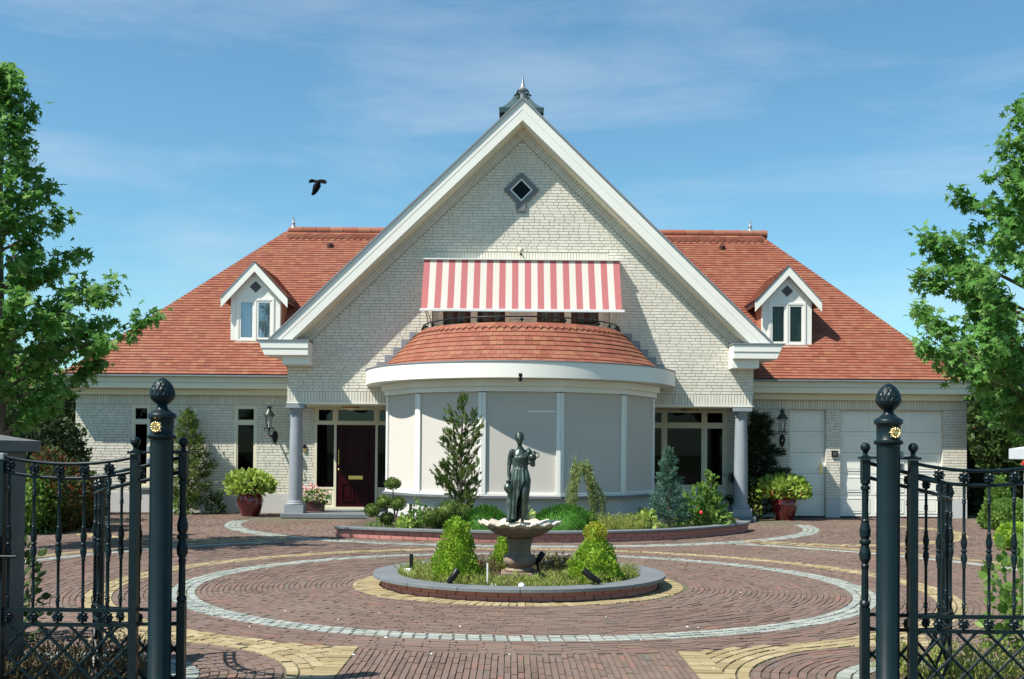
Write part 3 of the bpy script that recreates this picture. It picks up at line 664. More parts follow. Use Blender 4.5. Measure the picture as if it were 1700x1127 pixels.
# garage doors
for (a, b, c, d), nm, cols in ((OPEN[4], 'side_door', 1), (OPEN[5], 'garage_door', 3)):
    m = MB(); m.box(a, b, YW + .11, YW + .16, c, d); dr = m.build(nm, 'white', house)
    MB().box(a, b, YW + .06, YW + .2, .0, .028).build('threshold', 'dark', dr)
    hh = (d - c) / 5; wd = (b - a) / cols
    for i in range(5):
        if i: MB().box(a + .01, b - .01, YW + .107, YW + .1095, c + hh * i - .003, c + hh * i + .003).build('section_joint', 'dark', dr)
        for j in range(cols):
            x0, x1 = a + wd * j + .07, a + wd * (j + 1) - .07; z0, z1 = c + hh * i + .07, c + hh * (i + 1) - .07
            m = MB(); frame_bars(m, x0, x1, z0, z1, YW + .098, YW + .1105, .018); m.box(x0 + .045, x1 - .045, YW + .101, YW + .1105, z0 + .045, z1 - .045); m.build('door_panel', 'white', dr, bevel=.003)
    if cols == 1:
        m = MB(); m.box(b - .1, b - .06, YW + .095, YW + .112, .98, 1.22); m.tube([(b - .08, YW + .1, 1.12), (b - .08, YW + .05, 1.12), (b - .17, YW + .05, 1.12)], .01, 6); m.build('handle', 'brass', dr)
    for xj in (a, b): MB().box(xj - .002 if xj == b else xj, xj if xj == b else xj + .002, YW + .012, YW + .11, c, d).build('jamb', 'brick', dr)
# porch steps
for a, b in ((-4.86, GX - 2.3), (GX + 2.3, 5.14)):
    m = MB(); m.box(a, b, 23.36, YW + .02, 0, .1); m.build('porch_step', 'bluestone', house, bevel=.012)
# columns
for u in (491, 1230.5):
    x = X(u, 23.63, 760); co = MB(); co.lathe([(.142, .36), (.146, .5), (.145, 1.1), (.136, 1.7), (.122, 2.2)], (x, 23.66, 0), 28)
    col = co.build('column', 'stonecolumn', house, smooth=True)
    m = MB(); m.box(x - .2, x + .2, 23.46, 23.86, .1, .27); m.lathe([(.19, .27), (.2, .29), (.19, .31), (.165, .325), (.175, .34), (.165, .355), (.146, .36)], (x, 23.66, 0), 28); m.build('column_base', 'stonecolumn', col)
    m = MB(); m.lathe([(.122, 2.2), (.14, 2.21), (.14, 2.225), (.125, 2.235), (.135, 2.29), (.17, 2.325)], (x, 23.66, 0), 28); m.box(x - .19, x + .19, 23.47, 23.85, 2.325, 2.4); m.build('capital', 'stonecolumn', col)
for u in (482.5, 1243):
    x = X(u, 25.1, 760); m = MB(); m.tube([(x, 25.12, .1), (x, 25.12, 2.66)], .038, 12); m.build('downpipe', 'cream', house, smooth=True)
# ================================================================== BAY, DORMERS, AWNING, LANTERNS
def pol(r, dg, z): t = R(dg); return (GX + r * math.sin(t), YG - r * math.cos(t), z)
BA = [-90, -75, -45, -15, 15, 45, 75, 90]
def bay_poly(r): return [(GX - r * 1.0 / 1.0 * math.sin(R(75)) - .0, YG)] + [(GX + r * math.sin(R(t)), YG - r * math.cos(R(t))) for t in BA[1:-1]] + [(GX + r * math.sin(R(75)), YG)]
def bay_ring(m, r0, r1, z0, z1):
    """thin faceted wall between radius r0 (inner) and r1 (outer)"""
    A, B = bay_poly(r0), bay_poly(r1)
    for i in range(len(A) - 1): m.prism([B[i], B[i + 1], A[i + 1], A[i]], z0, z1, 'z')
    return m
bay = bay_ring(MB(), 2.55, 2.80, 0, .555).build('bay_base', 'plinth', house)
bay_ring(MB(), 2.5, 2.93, .557, .60).build('sill', 'bluestone', bay); bay_ring(MB(), 2.5, 2.88, .602, .625).build('sill_trim', 'alu', bay)
bw = bay_ring(MB(), 2.45, 2.62, .627, 2.56).build('bay_wall', 'cream', house)
P_ = bay_poly(2.85); Q_ = bay_poly(2.80)
for i in range(len(P_) - 1):
    a, b = Vector((*P_[i], 0)), Vector((*P_[i + 1], 0)); t = (b - a).normalized(); L_ = (b - a).length; nrm = Vector((t.y, -t.x, 0))
    def bx(m, s0, s1, d0, d1, z0, z1): m.prism([tuple((a + t * s + nrm * d).xy) for s, d in ((s0, d1), (s1, d1), (s1, d0), (s0, d0))], z0, z1, 'z')
    m = MB(); bx(m, .0, .075, -.1, .012, .63, 2.545); bx(m, L_ - .075, L_, -.1, .012, .63, 2.545); fr = m.build('screen_guide', 'alu', bw, bevel=.004)
    m = MB(); bx(m, .075, L_ - .075, -.035, -.03, .66, 2.56); sc = m.build('sun_screen', 'blind', bw)
    m = MB(); bx(m, .078, L_ - .078, -.05, -.01, .63, .668); m.build('bottom_bar', 'alu', sc)
    if i == 3: m = MB(); bx(m, L_ - .62, L_ - .085, -.029, -.027, 2.18, 2.21); m.build('reflector_strip', 'plastic_white', sc)
bay_ring(MB(), 2.45, 2.90, 2.562, 2.655).build('frieze', 'white', bw); bay_ring(MB(), 2.45, 2.96, 2.66, 2.79).build('frieze', 'white', bw); bay_ring(MB(), 2.45, 2.93, 2.655, 2.66).build('joint', 'cream', bw)
def arc_band(m, r0, r1, z0, z1, a0=-90, a1=90, n=64):
    P = [a0 + (a1 - a0) * i / n for i in range(n + 1)]
    return m.grid([[pol(r0, t, z0), pol(r1, t, z0), pol(r1, t, z1), pol(r0, t, z1), pol(r0, t, z0)] for t in P])
cor = arc_band(MB(), 2.5, 3.25, 2.795, 3.09).build('cornice', 'white', house, smooth=True)
arc_band(MB(), 3.1, 3.265, 3.092, 3.112).build('cornice_flashing', 'zinc', cor)
# round tiled skirt roof of the bay
PR = [(2.98, 3.09), (2.74, 3.29), (2.48, 3.56), (2.24, 3.80), (2.12, 3.915)]
br = MB().grid([[pol(r - .02, t, z - .02) for r, z in PR] + [pol(2.0, t, 3.9), pol(2.0, t, 3.4)] for t in np.linspace(-90, 90, 49)]).build('bay_roof', 'underlay', house, smooth=True)
sl_ = [0]
for i in range(4): sl_.append(sl_[-1] + math.hypot(PR[i + 1][0] - PR[i][0], PR[i + 1][1] - PR[i][1]))
def prof(d):
    d = min(max(d, 0), sl_[-1] - 1e-6)
    for i in range(4):
        if d <= sl_[i + 1]:
            k = (d - sl_[i]) / (sl_[i + 1] - sl_[i]); a, b = PR[i], PR[i + 1]; t = Vector((b[0] - a[0], b[1] - a[1])).normalized(); return a[0] + (b[0] - a[0]) * k, a[1] + (b[1] - a[1]) * k, t
tiles = []; NR = 9; ex = sl_[-1] / NR; EXT = []
for i in range(NR):
    r, z, t2 = prof(i * ex + ex * .55); n_ = int(PI * r / (.135 if i < NR - 1 else .2)); st = 180 / n_
    for j in range(n_ + (i % 2)):
        dg = -90 + (j + .5 - (.5 if i % 2 else 0)) * st
        if abs(dg) > 89.5: continue
        tiles.append((abs(dg) - i * 2, dg, r, z, t2, r * R(st) / 2 - .0012, i))
tiles.sort(key=lambda q: q[0])
TMS = {}
def tile_mat(dg, r, z, t2):
    t = R(dg); e = Vector((math.cos(t), math.sin(t), 0)); out = Vector((math.sin(t), -math.cos(t), 0))
    s = (out * t2.x + Vector((0, 0, t2.y))).normalized(); nn = e.cross(s).normalized(); s = (s - nn * .12).normalized(); nn = e.cross(s).normalized()
    return Vector(pol(r, dg, z)) + nn * (.016 + random.gauss(0, .0006)), e, s, nn
cen, ua, ub, un = [], [], [], []
for k, (_, dg, r, z, t2, hw, row) in enumerate(tiles):
    p, e, s, nn = tile_mat(dg, r, z, t2)
    if k < 300:
        key = round(hw, 4)
        if key not in TMS: TMS[key] = npmesh('roof_tile', *boxes_np(np.zeros((1, 3)), np.array([[hw, 0, 0]]), np.array([[0, ex * .66, 0]]), np.array([[0, 0, .008]])))
        o = link('roof_tile', TMS[key], br, 'tile'); o.matrix_local = Matrix.Translation(p - org(br)) @ Matrix((e, s, nn)).transposed().to_4x4()
    else: cen.append(p - org(br)); ua.append(e * hw); ub.append(s * ex * .66); un.append(nn * .008)
V, Fc = boxes_np(np.array(cen), np.array(ua), np.array(ub), np.array(un)); tag(link('roof_tiles', npmesh('roof_tiles', V, Fc), br, 'tile'), kind='stuff')
m = MB()   # saw-tooth course below the top row
r, z, t2 = prof((NR - 1) * ex + .0)
for dg in np.arange(-88, 88, 3.6):
    p, e, s, nn = tile_mat(dg, r, z, t2); p = p + nn * .014; hw = r * R(3.6) / 2; b = len(m.v)
    for lift in (0, .012): m.v += [tuple(p - e * hw + s * .03 + nn * lift), tuple(p - s * .075 + nn * lift), tuple(p + e * hw + s * .03 + nn * lift)]
    m.face((b + 3, b + 4, b + 5)); m.face((b, b + 1, b + 4, b + 3)); m.face((b + 1, b + 2, b + 5, b + 4))
tag(m.build('pointed_tiles', 'tile', br), kind='stuff')
# stepped lead flashing against the wall
for s in (-1, 1):
    for k in range(5):
        z = 3.14 + k * .165; r = 2.98 - (z - 3.09) * 1.05 + .13
        MB().box(*sorted((GX + s * (r + .0), GX + s * (r - .36))), YG - .022 - .001 * k, YG - .005, z, z + .165 - .004).build('stepped_flashing', 'zinc', br)
# balcony floor, railing
MB().prism([pol(2.0, t, 0)[:2] for t in np.linspace(90, -90, 33)], 3.45, 3.5, 'z').build('balcony_floor', 'zinc', house)
m = MB(); TH = np.linspace(-90, 90, 61)
m.tube([pol(2.07, t, 4.06) for t in TH], .014, 8); rail = m.build('balcony_railing', 'iron', house, smooth=True)
MB().tube([pol(2.07, t, 3.945) for t in TH], .008, 6).build('lower_rail', 'iron', rail, smooth=True)
for dg in np.linspace(-84, 84, 15):
    m = MB(); m.tube([pol(2.07, dg, 3.88), pol(2.07, dg, 4.06)], .009, 6); m.lathe([(.004, -.035), (.028, -.01), (.03, .01), (.006, .035)], pol(2.075, dg, 4.0), 8, lambda q, z, r: r * (1 + .35 * math.cos(4 * q))); m.build('baluster', 'iron', rail, smooth=True)
# balcony doors behind the awning
YB = YG + .13; leafs = [(728, 780), (795, 846), (884, 936), (948, 1001)]
lx = [(X(a, YB, 530), X(b, YB, 530)) for a, b in leafs]
m = MB()
prev = OX0
for a, b in ((lx[0][0], lx[1][1]), (lx[2][0], lx[3][1])):
    m.box(prev, a, YB, YB + .2, 3.5, OZ1 - .002); prev = b
m.box(prev, OX1, YB, YB + .2, 3.5, OZ1 - .002); bb = m.build('balcony_wall', 'mortar', house)
rows = []; z = 3.51
while z < OZ1 - .07: rows.append((z, z + .0625, minus(minus([(OX0, OX1)], lx[0][0], lx[1][1]), lx[2][0], lx[3][1]))); z += .0625
brick_mesh('brick_courses', bb, *brick_arrays(rows, YB), dep=.012)
for a, b in ((lx[0][0], lx[1][1]), (lx[2][0], lx[3][1])):
    mid = (a + b) / 2; bd = window('balcony_door', house, a, b, 3.5, OZ1 - .01, YB - .02, xs=[mid], fw=.05, glass='glass', frame='cream', inner=.045); room(bd, a, b, 3.5, OZ1, YB + .1, .8)
    for p0, p1 in ((a + .06, mid - .04), (mid + .04, b - .06)):
        k = 10; wd = (p1 - p0) / k
        m = MB()
        for i in range(k): m.grid([[(p0 + wd * i, YB + .08 + .02 * (i % 2), z), (p0 + wd * (i + 1), YB + .08 + .02 * ((i + 1) % 2), z)] for z in (3.55, OZ1 - .06)])
        m.build('curtain', 'curtain_brown', bd)
# ---- dormers
for (u, Yd, sd), cx in zip(DORM, DCX):
    dz0 = 3.87; fx_ = Yd - .16
    zap = 5.74; hw = .57; rhw = .765; k_ = 1.085; zt = zap - .17 - k_ * hw      # top of side wall
    dm = thing('tmp', None, None); bpy.data.objects.remove(dm)
    m = MB(); wz0, wz1, wx = 3.93, 4.93, .43
    m.box(cx - hw, cx - wx, Yd, Yd + .12, dz0, zt); m.box(cx + wx, cx + hw, Yd, Yd + .12, dz0, zt); m.box(cx - wx, cx + wx, Yd, Yd + .12, dz0, wz0); m.box(cx - wx, cx + wx, Yd, Yd + .12, wz1, zt)if zt > wz1 else None
    base = max(zt, wz1); m.prism([(cx - hw, zt), (cx + hw, zt), (cx, zap - .17)], Yd + .001, Yd + .121) if zt >= wz1 else m.prism([(cx - hw, zt), (cx - wx, zt), (cx - wx, wz1), (cx + wx, wz1), (cx + wx, zt), (cx + hw, zt), (cx, zap - .17)], Yd, Yd + .12)
    do = m.build('dormer', 'white', house)
    for s in (-1, 1): MB().prism([(Yd + .125, dz0 - .1), (Yd + .125, zt + .02), (Yd + 1.35, zt + .02), (Yd + .2, dz0 - .1)], *sorted((cx + s * hw, cx + s * (hw - .05))), 'x').build('side_cheek', 'dormer_orange', do)
    wf = window('dormer_window', do, cx - wx, cx + wx, wz0, wz1, Yd - .02, xs=[cx], fw=.05, glass='glass_sky' if sd < 0 else 'glass', inner=.045)
    room(do, cx - wx, cx + wx, wz0, wz1, Yd + .13, .5)
    for s in (-1, 1): curtain(do, cx + s * .21 - .17, cx + s * .21 + .17, wz0, wz1, Yd + .14, 'curtain_white' if sd < 0 else 'curtain_green', .022, .075)
    MB().box(cx - wx - .05, cx + wx + .05, Yd - .05, Yd - .001, wz0 - .055, wz0 - .01).build('sill', 'white', do)
    MB().box(cx - hw - .12, cx + hw + .12, Yd - .22, Yd + .02, dz0 - .14, dz0 - .125).build('lead_apron', 'plinth', do)
    MB().prism([(cx, 5.33), (cx + .135, 5.195), (cx, 5.06), (cx - .135, 5.195)], Yd - .012, Yd - .0012).build('diamond_pane', 'slate', do)
    for s in (-1, 1):
        def rk(m, v0, v1, y0, y1, d1=rhw): m.prism([(cx, zap + v0), (cx + s * d1, zap + v0 - k_ * d1), (cx + s * d1, zap + v1 - k_ * d1), (cx, zap + v1)], y0, y1)
        m = MB(); rk(m, 0, -.21, fx_, fx_ + .045); bb_ = m.build('bargeboard', 'white', do)
        m = MB(); rk(m, .035, .004, fx_ - .012, Yd + 1.9); m.build('verge', 'zinc' if s * sd > 0 else 'slate', bb_)
        m = MB(); rk(m, 0, -.06, fx_ + .05, Yd + 2.0, rhw - .01); dr = m.build('dormer_roof', 'underlay', do)
        m = MB(); rk(m, -.064, -.09, fx_ + .05, Yd + 1.0, rhw - .02); m.build('soffit', 'dormer_orange', do)
        ln = math.hypot(rhw, rhw * k_); sv = (-s * rhw / ln, 0, k_ * rhw / ln); nv = (s * k_ * rhw / ln, 0, rhw / ln)
        tile_plane('roof_tiles', dr, (cx + s * rhw, 0, zap - k_ * rhw + .03), (0, 1, 0), sv, nv, 11, lambda d: (fx_ + .06, Yd + 2.0))
# ---- chimney, gable finial
def pyr(m, cx, cy, prof_):
    m.grid([[(cx - r, cy - r, z), (cx + r, cy - r, z), (cx + r, cy + r, z), (cx - r, cy + r, z)] for r, z in prof_], close_v=True); b = len(m.v) - 4; m.face((b, b + 1, b + 2, b + 3))
m = MB(); m.box(GX - .42, GX + .42, 27.1, 27.94, 7.4, 9.74); ch = m.build('chimney', 'redbrick', house)
m = MB(); pyr(m, GX, 27.52, [(.54, 9.70), (.55, 9.82), (.46, 9.87), (.36, 9.96), (.24, 10.12), (.12, 10.34), (.03, 10.42)]); m.build('chimney_cap', 'copper', ch)
m = MB(); m.lathe([(.05, .03), (.05, .12), (.055, .18), (.095, .20), (.10, .23), (.06, .27), (.03, .36), (.004, .56)], (GX, 23.2, ZA - .02), 14); fi = m.build('gable_finial', 'zinc', house, smooth=True)
for s in (-1, 1):
    m = MB(); m.tube([(GX + s * (.05 + .08 * t / 7 - .0 + .045 * math.sin(t * .9)), 23.2, ZA + .2 - .12 * t / 7 + .03 * math.cos(t * .9)) for t in range(0, 9)], .016, 6)
    m.tube([(GX + s * (.115 + .04 * math.cos(a)), 23.2, ZA + .07 + .04 * math.sin(a)) for a in np.linspace(0, 5.2, 12)], .014, 6); m.build('scroll', 'black', fi, smooth=True)

# ---- awning (hangs on the wall)
aw = thing('awning', 'extended red and white striped awning above the round balcony', 'awning', (GX, YG, 5.46))
ax0, ax1 = X(704.5, 23.5, 433), X(1027.5, 23.5, 433); AY0, AZ0, AY1, AZ1 = 23.42, 5.47, 22.72, 4.34
m = MB(); K = 31; wd = (ax1 - ax0) / K; NS = 7
def ap(x, t): return (x, AY0 + (AY1 - AY0) * t - 0, AZ0 + (AZ1 - AZ0) * t - .05 * math.sin(PI * t) * .6)
for i in range(K):
    m.cm = i % 2; m.grid([[ap(ax0 + wd * i, t), ap(ax0 + wd * (i + 1), t)] for t in np.linspace(0, 1, NS)])
m.build('canopy', ['awning_red', 'awning_white'], aw)
MB().box(ax0 - .03, ax1 + .03, 23.36, 23.58, 5.475, 5.50).build('cover_board', 'white', aw); m = MB(); m.tube([(ax0 - .02, 23.47, 5.43), (ax1 + .02, 23.47, 5.43)], .035, 10); m.build('roller', 'plastic_white', aw, smooth=True)
MB().box(ax0 - .02, ax1 + .05, AY1 - .04, AY1 + .01, AZ1 - .045, AZ1 + .01).build('front_bar', 'plastic_white', aw, bevel=.006)
for s, x in ((1, ax0 + .09), (-1, ax1 - .09)):
    m = MB(); m.tube([(x, 23.55, 4.05), (x + s * .02, 23.15, 4.15), (x, AY1, AZ1 - .02)], .016, 8); m.tube([(x + s * .05, 23.55, 3.95), (x + s * .1, 23.2, 4.1), (x + s * .03, AY1, AZ1 - .02)], .012, 8); m.build('arm', 'cream', aw, smooth=True)
# ---- small things on the walls
def camera_thing(u, v, Y, label, mt):
    x, z = at(u, v, Y); t = thing('security_camera', label, 'security camera', (x, Y, z))
    m = MB(); m.tube([(x - .05, Y - .01, z + .06), (x - .04, Y - .14, z + .05), (x + .0, Y - .2, z + .0)], .022, 8); m.build('bracket', mt, t, smooth=True)
    m = MB(); m.lathe([(.02, .06), (.06, .05), (.062, .0), (.045, -.04), (.01, -.055)], (x + .01, Y - .22, z - .02), 12); m.build('housing', mt, t, smooth=True)
    MB().lathe([(.02, -.055), (.03, -.065), (.028, -.09), (.01, -.1)], (x + .01, Y - .22, z - .02), 10).build('lens', 'black', t, smooth=True)
camera_thing(864, 418, YG, 'small white security camera on the gable above the awning', 'cream'); camera_thing(863, 624, 20.62, 'small dark security camera under the white cornice of the bay', 'black')
def lantern(u, v, label):
    x, z = at(u, v, 24.9); t = thing('wall_lantern', label, 'wall lantern', (x, YW - .02, z), 'wall lanterns beside the house doors'); y = 24.88
    m = MB(); m.lathe([(.13, .0), (.13, .012), (.07, .10), (.055, .12), (.035, .17), (.06, .19), (.06, .205), (.012, .22), (.012, .25)], (x, y, z), 16); hd = m.build('hood', 'lamp_glass_frame', t, smooth=True)
    MB().lathe([(.004, .25), (.02, .265), (.012, .285), (.003, .31)], (x, y, z), 8).build('tip', 'gold', hd, smooth=True)
    m = MB()
    for k in range(6): a = k * PI / 3; m.tube([(x + .085 * math.cos(a), y + .085 * math.sin(a), z), (x + .05 * math.cos(a), y + .05 * math.sin(a), z - .28)], .005, 5)
    m.tube([(x + .052 * math.cos(a), y + .052 * math.sin(a), z - .28) for a in np.linspace(0, 2 * PI, 17)], .008, 5); m.build('cage', 'black', t)
    MB().lathe([(.046, -.278), (.08, -.002)], (x, y, z), 6).build('glass', 'glass_lamp', t)
    m = MB(); m.lathe([(.012, -.28), (.015, -.2), (.03, -.16), (.025, -.1), (.008, -.06)], (x, y, z), 8); m.build('bulb', 'plastic_white', t, smooth=True)
    m = MB(); m.tube([(x + .115 * math.cos(a), y + .115 * math.sin(a), z - .285) for a in np.linspace(0, 2 * PI, 21)], .008, 5)
    for k in range(4): a = k * PI / 2 + .4; m.tube([(x + .02 * math.cos(a), y + .02 * math.sin(a), z - .36), (x + .09 * math.cos(a), y + .09 * math.sin(a), z - .34), (x + .115 * math.cos(a), y + .115 * math.sin(a), z - .285), (x + .1 * math.cos(a), y + .1 * math.sin(a), z - .25)], .006, 5)
    m.tube([(x, y, z - .27), (x, y, z - .45)], .014, 8); m.build('gallery', 'black', t, smooth=True)
    m = MB(); m.tube([(x, y, z - .43), (x + .0, y + .08, z - .47), (x + .05, y + .2, z - .44), (x + .07, YW - .03, z - .42)], [.018, .02, .022, .03], 8); m.build('arm', 'black', t, smooth=True); MB().ball((x - .005, y - .0, z - .475), .02, 8).build('drop', 'gold', t, smooth=True)
    m = MB(); m.lathe([(.01, -.2), (.05, -.12), (.07, -.02), (.05, .06), (.01, .1)], (x + .075, YW - .02, z - .43), 12); 
    m.v = [(a, YW - .02 + (b - YW + .02) * .35, c) for a, b, c in m.v]; m.build('wall_plate', 'black', t, smooth=True)
lantern(447, 690, 'black wall lantern with gold tip left of the left column'); lantern(1298.5, 696, 'black wall lantern between dark climber and white side door')
for u, v, c, lb in ((583, 672, 24.4, 'flat dark ceiling lamp above the maroon front door'), (1145, 676, 24.4, 'flat dark ceiling lamp over the shaded right porch window')):
    x = X(u, c, v); t = thing('ceiling_lamp', lb, 'ceiling lamp', (x, c, 2.4), 'porch ceiling lamps'); MB().lathe([(.19, 0), (.2, -.02), (.17, -.035)], (x, c, 2.398), 20).build('rim', 'brass', t, smooth=True); MB().lathe([(.165, -.036), (.12, -.07), (.02, -.09)], (x, c, 2.398), 20).build('shade', 'cream', t, smooth=True)
x, z = at(1385, 753, YW); t = thing('entry_keypad', 'small black square keypad on brick pier beside garage door', 'keypad', (x, YW - .03, z)); MB().box(x - .07, x + .07, YW - .05, YW - .0155, z - .07, z + .07).build('case', 'black', t, bevel=.008); MB().box(x - .045, x + .045, YW - .054, YW - .0505, z - .045, z + .045).build('face', 'slate', t)
x, z = at(506, 742, YW); t = thing('doorbell', 'small doorbell plate on the brick beside the left column', 'doorbell', (x, YW - .03, z)); MB().box(x - .035, x + .035, YW - .045, YW - .0155, z - .03, z + .06).build('case', 'black', t, bevel=.006); MB().box(x - .035, x + .035, YW - .04, YW - .0155, z - .11, z - .032).build('plate', 'brass', t)
# ================================================================== PLANTERS, FOUNTAIN, STATUE
PX, PY = .09, 12.1
rp_t = thing('round_planter', 'low round red brick planter with blue stone coping round the fountain', 'planter', (PX, PY, 0))
def ring_band(m, r0, r1, z0, z1, a0, a1, n=6, c=(PX, PY)):
    P = np.linspace(a0, a1, n + 1)
    g_ = [[(c[0] + r * math.cos(a), c[1] + r * math.sin(a), z) for r, z in ((r0, z0), (r1, z0), (r1, z1), (r0, z1), (r0, z0))] for a in P]
    m.grid(g_); b = len(m.v) - 5 * (n + 1); m.face((b + 3, b + 2, b + 1, b)); e = b + 5 * n; m.face((e, e + 1, e + 2, e + 3)); return m
for k in range(16): ring_band(MB(), 1.31, 1.575, .094, .130, k * PI / 8 + .002, (k + 1) * PI / 8 - .002).build('coping_stone', 'bluestone', rp_t, bevel=.004)
ring_band(MB(), 1.36, 1.478, 0, .093, 0, 2 * PI, 64).build('planter_wall', 'redbrick', rp_t)
cc, ux, uy = [], [], []
for row in range(2):
    nb = 44
    for k in range(nb):
        a = (k + .5 * (row % 2)) * 2 * PI / nb; cc.append((1.474 * math.cos(a), 1.474 * math.sin(a), .023 + row * .046)); ux.append((-math.sin(a) * .099, math.cos(a) * .099, 0)); uy.append((math.cos(a) * .014, math.sin(a) * .014, 0))
V, Fc = boxes_np(np.zeros((1, 3)), np.array([[.0985, 0, 0]]), np.array([[0, .014, 0]]), np.array([[0, 0, .0212]])); pbm = npmesh('brick', V, Fc)
for c_, a_ in zip(cc, ux): o = link('brick', pbm, rp_t, 'redbrick', c_); o.rotation_euler = (0, 0, math.atan2(a_[1], a_[0]))
def soil_disc(name, parent, poly, z): 
    m = MB(); m.v = [(x, y, z + RNG.normal(0, .004)) for x, y in poly]; m.face(range(len(poly))); return m.build(name, 'soil', parent)
soil_disc('soil', rp_t, [(PX + 1.36 * math.cos(a), PY + 1.36 * math.sin(a)) for a in np.linspace(0, 2 * PI, 48, endpoint=False)], .075)
# front bed
bed = thing('front_bed', 'curved low red brick planting bed with blue stone coping before the bay', 'planting bed', (.2, 19, 0))
def off(P, d):
    out = []
    for i in range(len(P)):
        a = Vector(P[max(i - 1, 0)]); b = Vector(P[min(i + 1, len(P) - 1)]); t = (b - a).normalized(); out.append((P[i][0] - t.y * d, P[i][1] + t.x * d))
    return out
Bo, Bi, Bw = off(BEDC, -.05), off(BEDC, .20), off(BEDC, .14)
k0 = 0
step_ = 6
for i in range(0, len(BEDC) - 1, step_):
    j = min(i + step_, len(BEDC) - 1); A = Bo[i:j + 1]; B = Bi[i:j + 1][::-1]; MB().prism(A + B, .138, .175, 'z').build('coping_stone', 'bluestone', bed, bevel=.004)
MB().prism(off(BEDC, .012) + Bw[::-1], 0, .137, 'z').build('bed_wall', 'redbrick', bed)
dist = 0; tot = [0]
for i in range(len(BEDC) - 1): tot.append(tot[-1] + math.dist(BEDC[i], BEDC[i + 1]))
V, Fc = boxes_np(np.zeros((1, 3)), np.array([[.1, 0, 0]]), np.array([[0, .014, 0]]), np.array([[0, 0, .029]])); fbm = npmesh('brick', V, Fc)
for row in range(2):
    d = .1 + .1 * row
    while d < tot[-1] - .1:
        x = np.interp(d, tot, [p[0] for p in BEDC]); y = np.interp(d, tot, [p[1] for p in BEDC]); i = min(int(np.searchsorted(tot, d)), len(BEDC) - 1); a, b = BEDC[max(i - 1, 0)], BEDC[i]
        o = link('brick', fbm, bed, 'redbrick', Vector((x, y + .012, .033 + row * .064)) - org(bed)); o.rotation_euler = (0, 0, math.atan2(b[1] - a[1], b[0] - a[0])); d += .21
soil_disc('soil', bed, off(BEDC, .16) + [(4.5, 22), (4.4, 23.3), (GX + 2.6, 23.3), (GX + 2.2, 21.6), (GX + .8, 20.7), (GX - .8, 20.7), (GX - 2.2, 21.6), (GX - 2.4, 22.4), (-2.7, 22.4), (-2.85, 20.0)], .13)
# fountain
FX, FY = X(863, 12.1, 880), 12.1
ft = thing('fountain', 'stone fountain with scalloped shell basin on a dark turned pedestal', 'fountain', (FX, FY, .09))
m = MB(); m.box(FX - .2, FX + .2, FY - .2, FY + .2, .08, .135); m.build('plinth', 'pedestal', ft, bevel=.01)
def gad(q, z, r): return r * (1 + .055 * (abs(math.cos(6 * q)) - .5)) if .16 < z < .33 else r
m = MB(); m.lathe([(.155, .135), (.165, .15), (.155, .165), (.13, .172), (.12, .185), (.15, .205), (.172, .24), (.172, .275), (.15, .315), (.125, .325), (.118, .34), (.122, .40), (.135, .455), (.15, .468), (.15, .49), (.13, .50), (.12, .51)], (FX, FY, 0), 48, gad); m.build('pedestal', 'pedestal', ft, smooth=True)
m = MB(); NB = 224; NL = 16; prof_b = [(.11, .50), (.17, .508), (.25, .532), (.325, .578), (.372, .622), (.415, .648), (.436, .655), (.432, .672), (.395, .668), (.345, .645), (.27, .612), (.18, .588), (.05, .575)]
G_ = []
for i, (r, z) in enumerate(prof_b):
    k = min(1, max(0, (r - .2) / .22)); rowp = []; m.cm = 0 if i < 4 else 1
    for j in range(NB):
        q = 2 * PI * j / NB; wv = math.cos(NL * q); fl = math.cos(NL * 4 * q)
        rr = r * (1 + .03 * k * wv) + .003 * fl * k; zz = z + .012 * wv * k ** 2 + .0035 * fl * k * k
        rowp.append((FX + rr * math.cos(q), FY + rr * math.sin(q), zz))
    G_.append(rowp)
m.cm = 0; m.grid(G_[:5], close_v=True); m.face(range(0, NB)); m.build('basin_bowl', 'pedestal', ft, smooth=True)
m = MB(); m.grid(G_[4:], close_v=True); b = len(m.v); m.face(list(range(b - 1, b - NB - 1, -1))); m.build('basin_rim', 'shell', ft, smooth=True)
m = MB(); m.lathe([(.13, .578), (.14, .60), (.13, .64), (.12, .655), (.12, .66)], (FX, FY, 0), 20); m.build('statue_base', 'patina', ft, smooth=True)
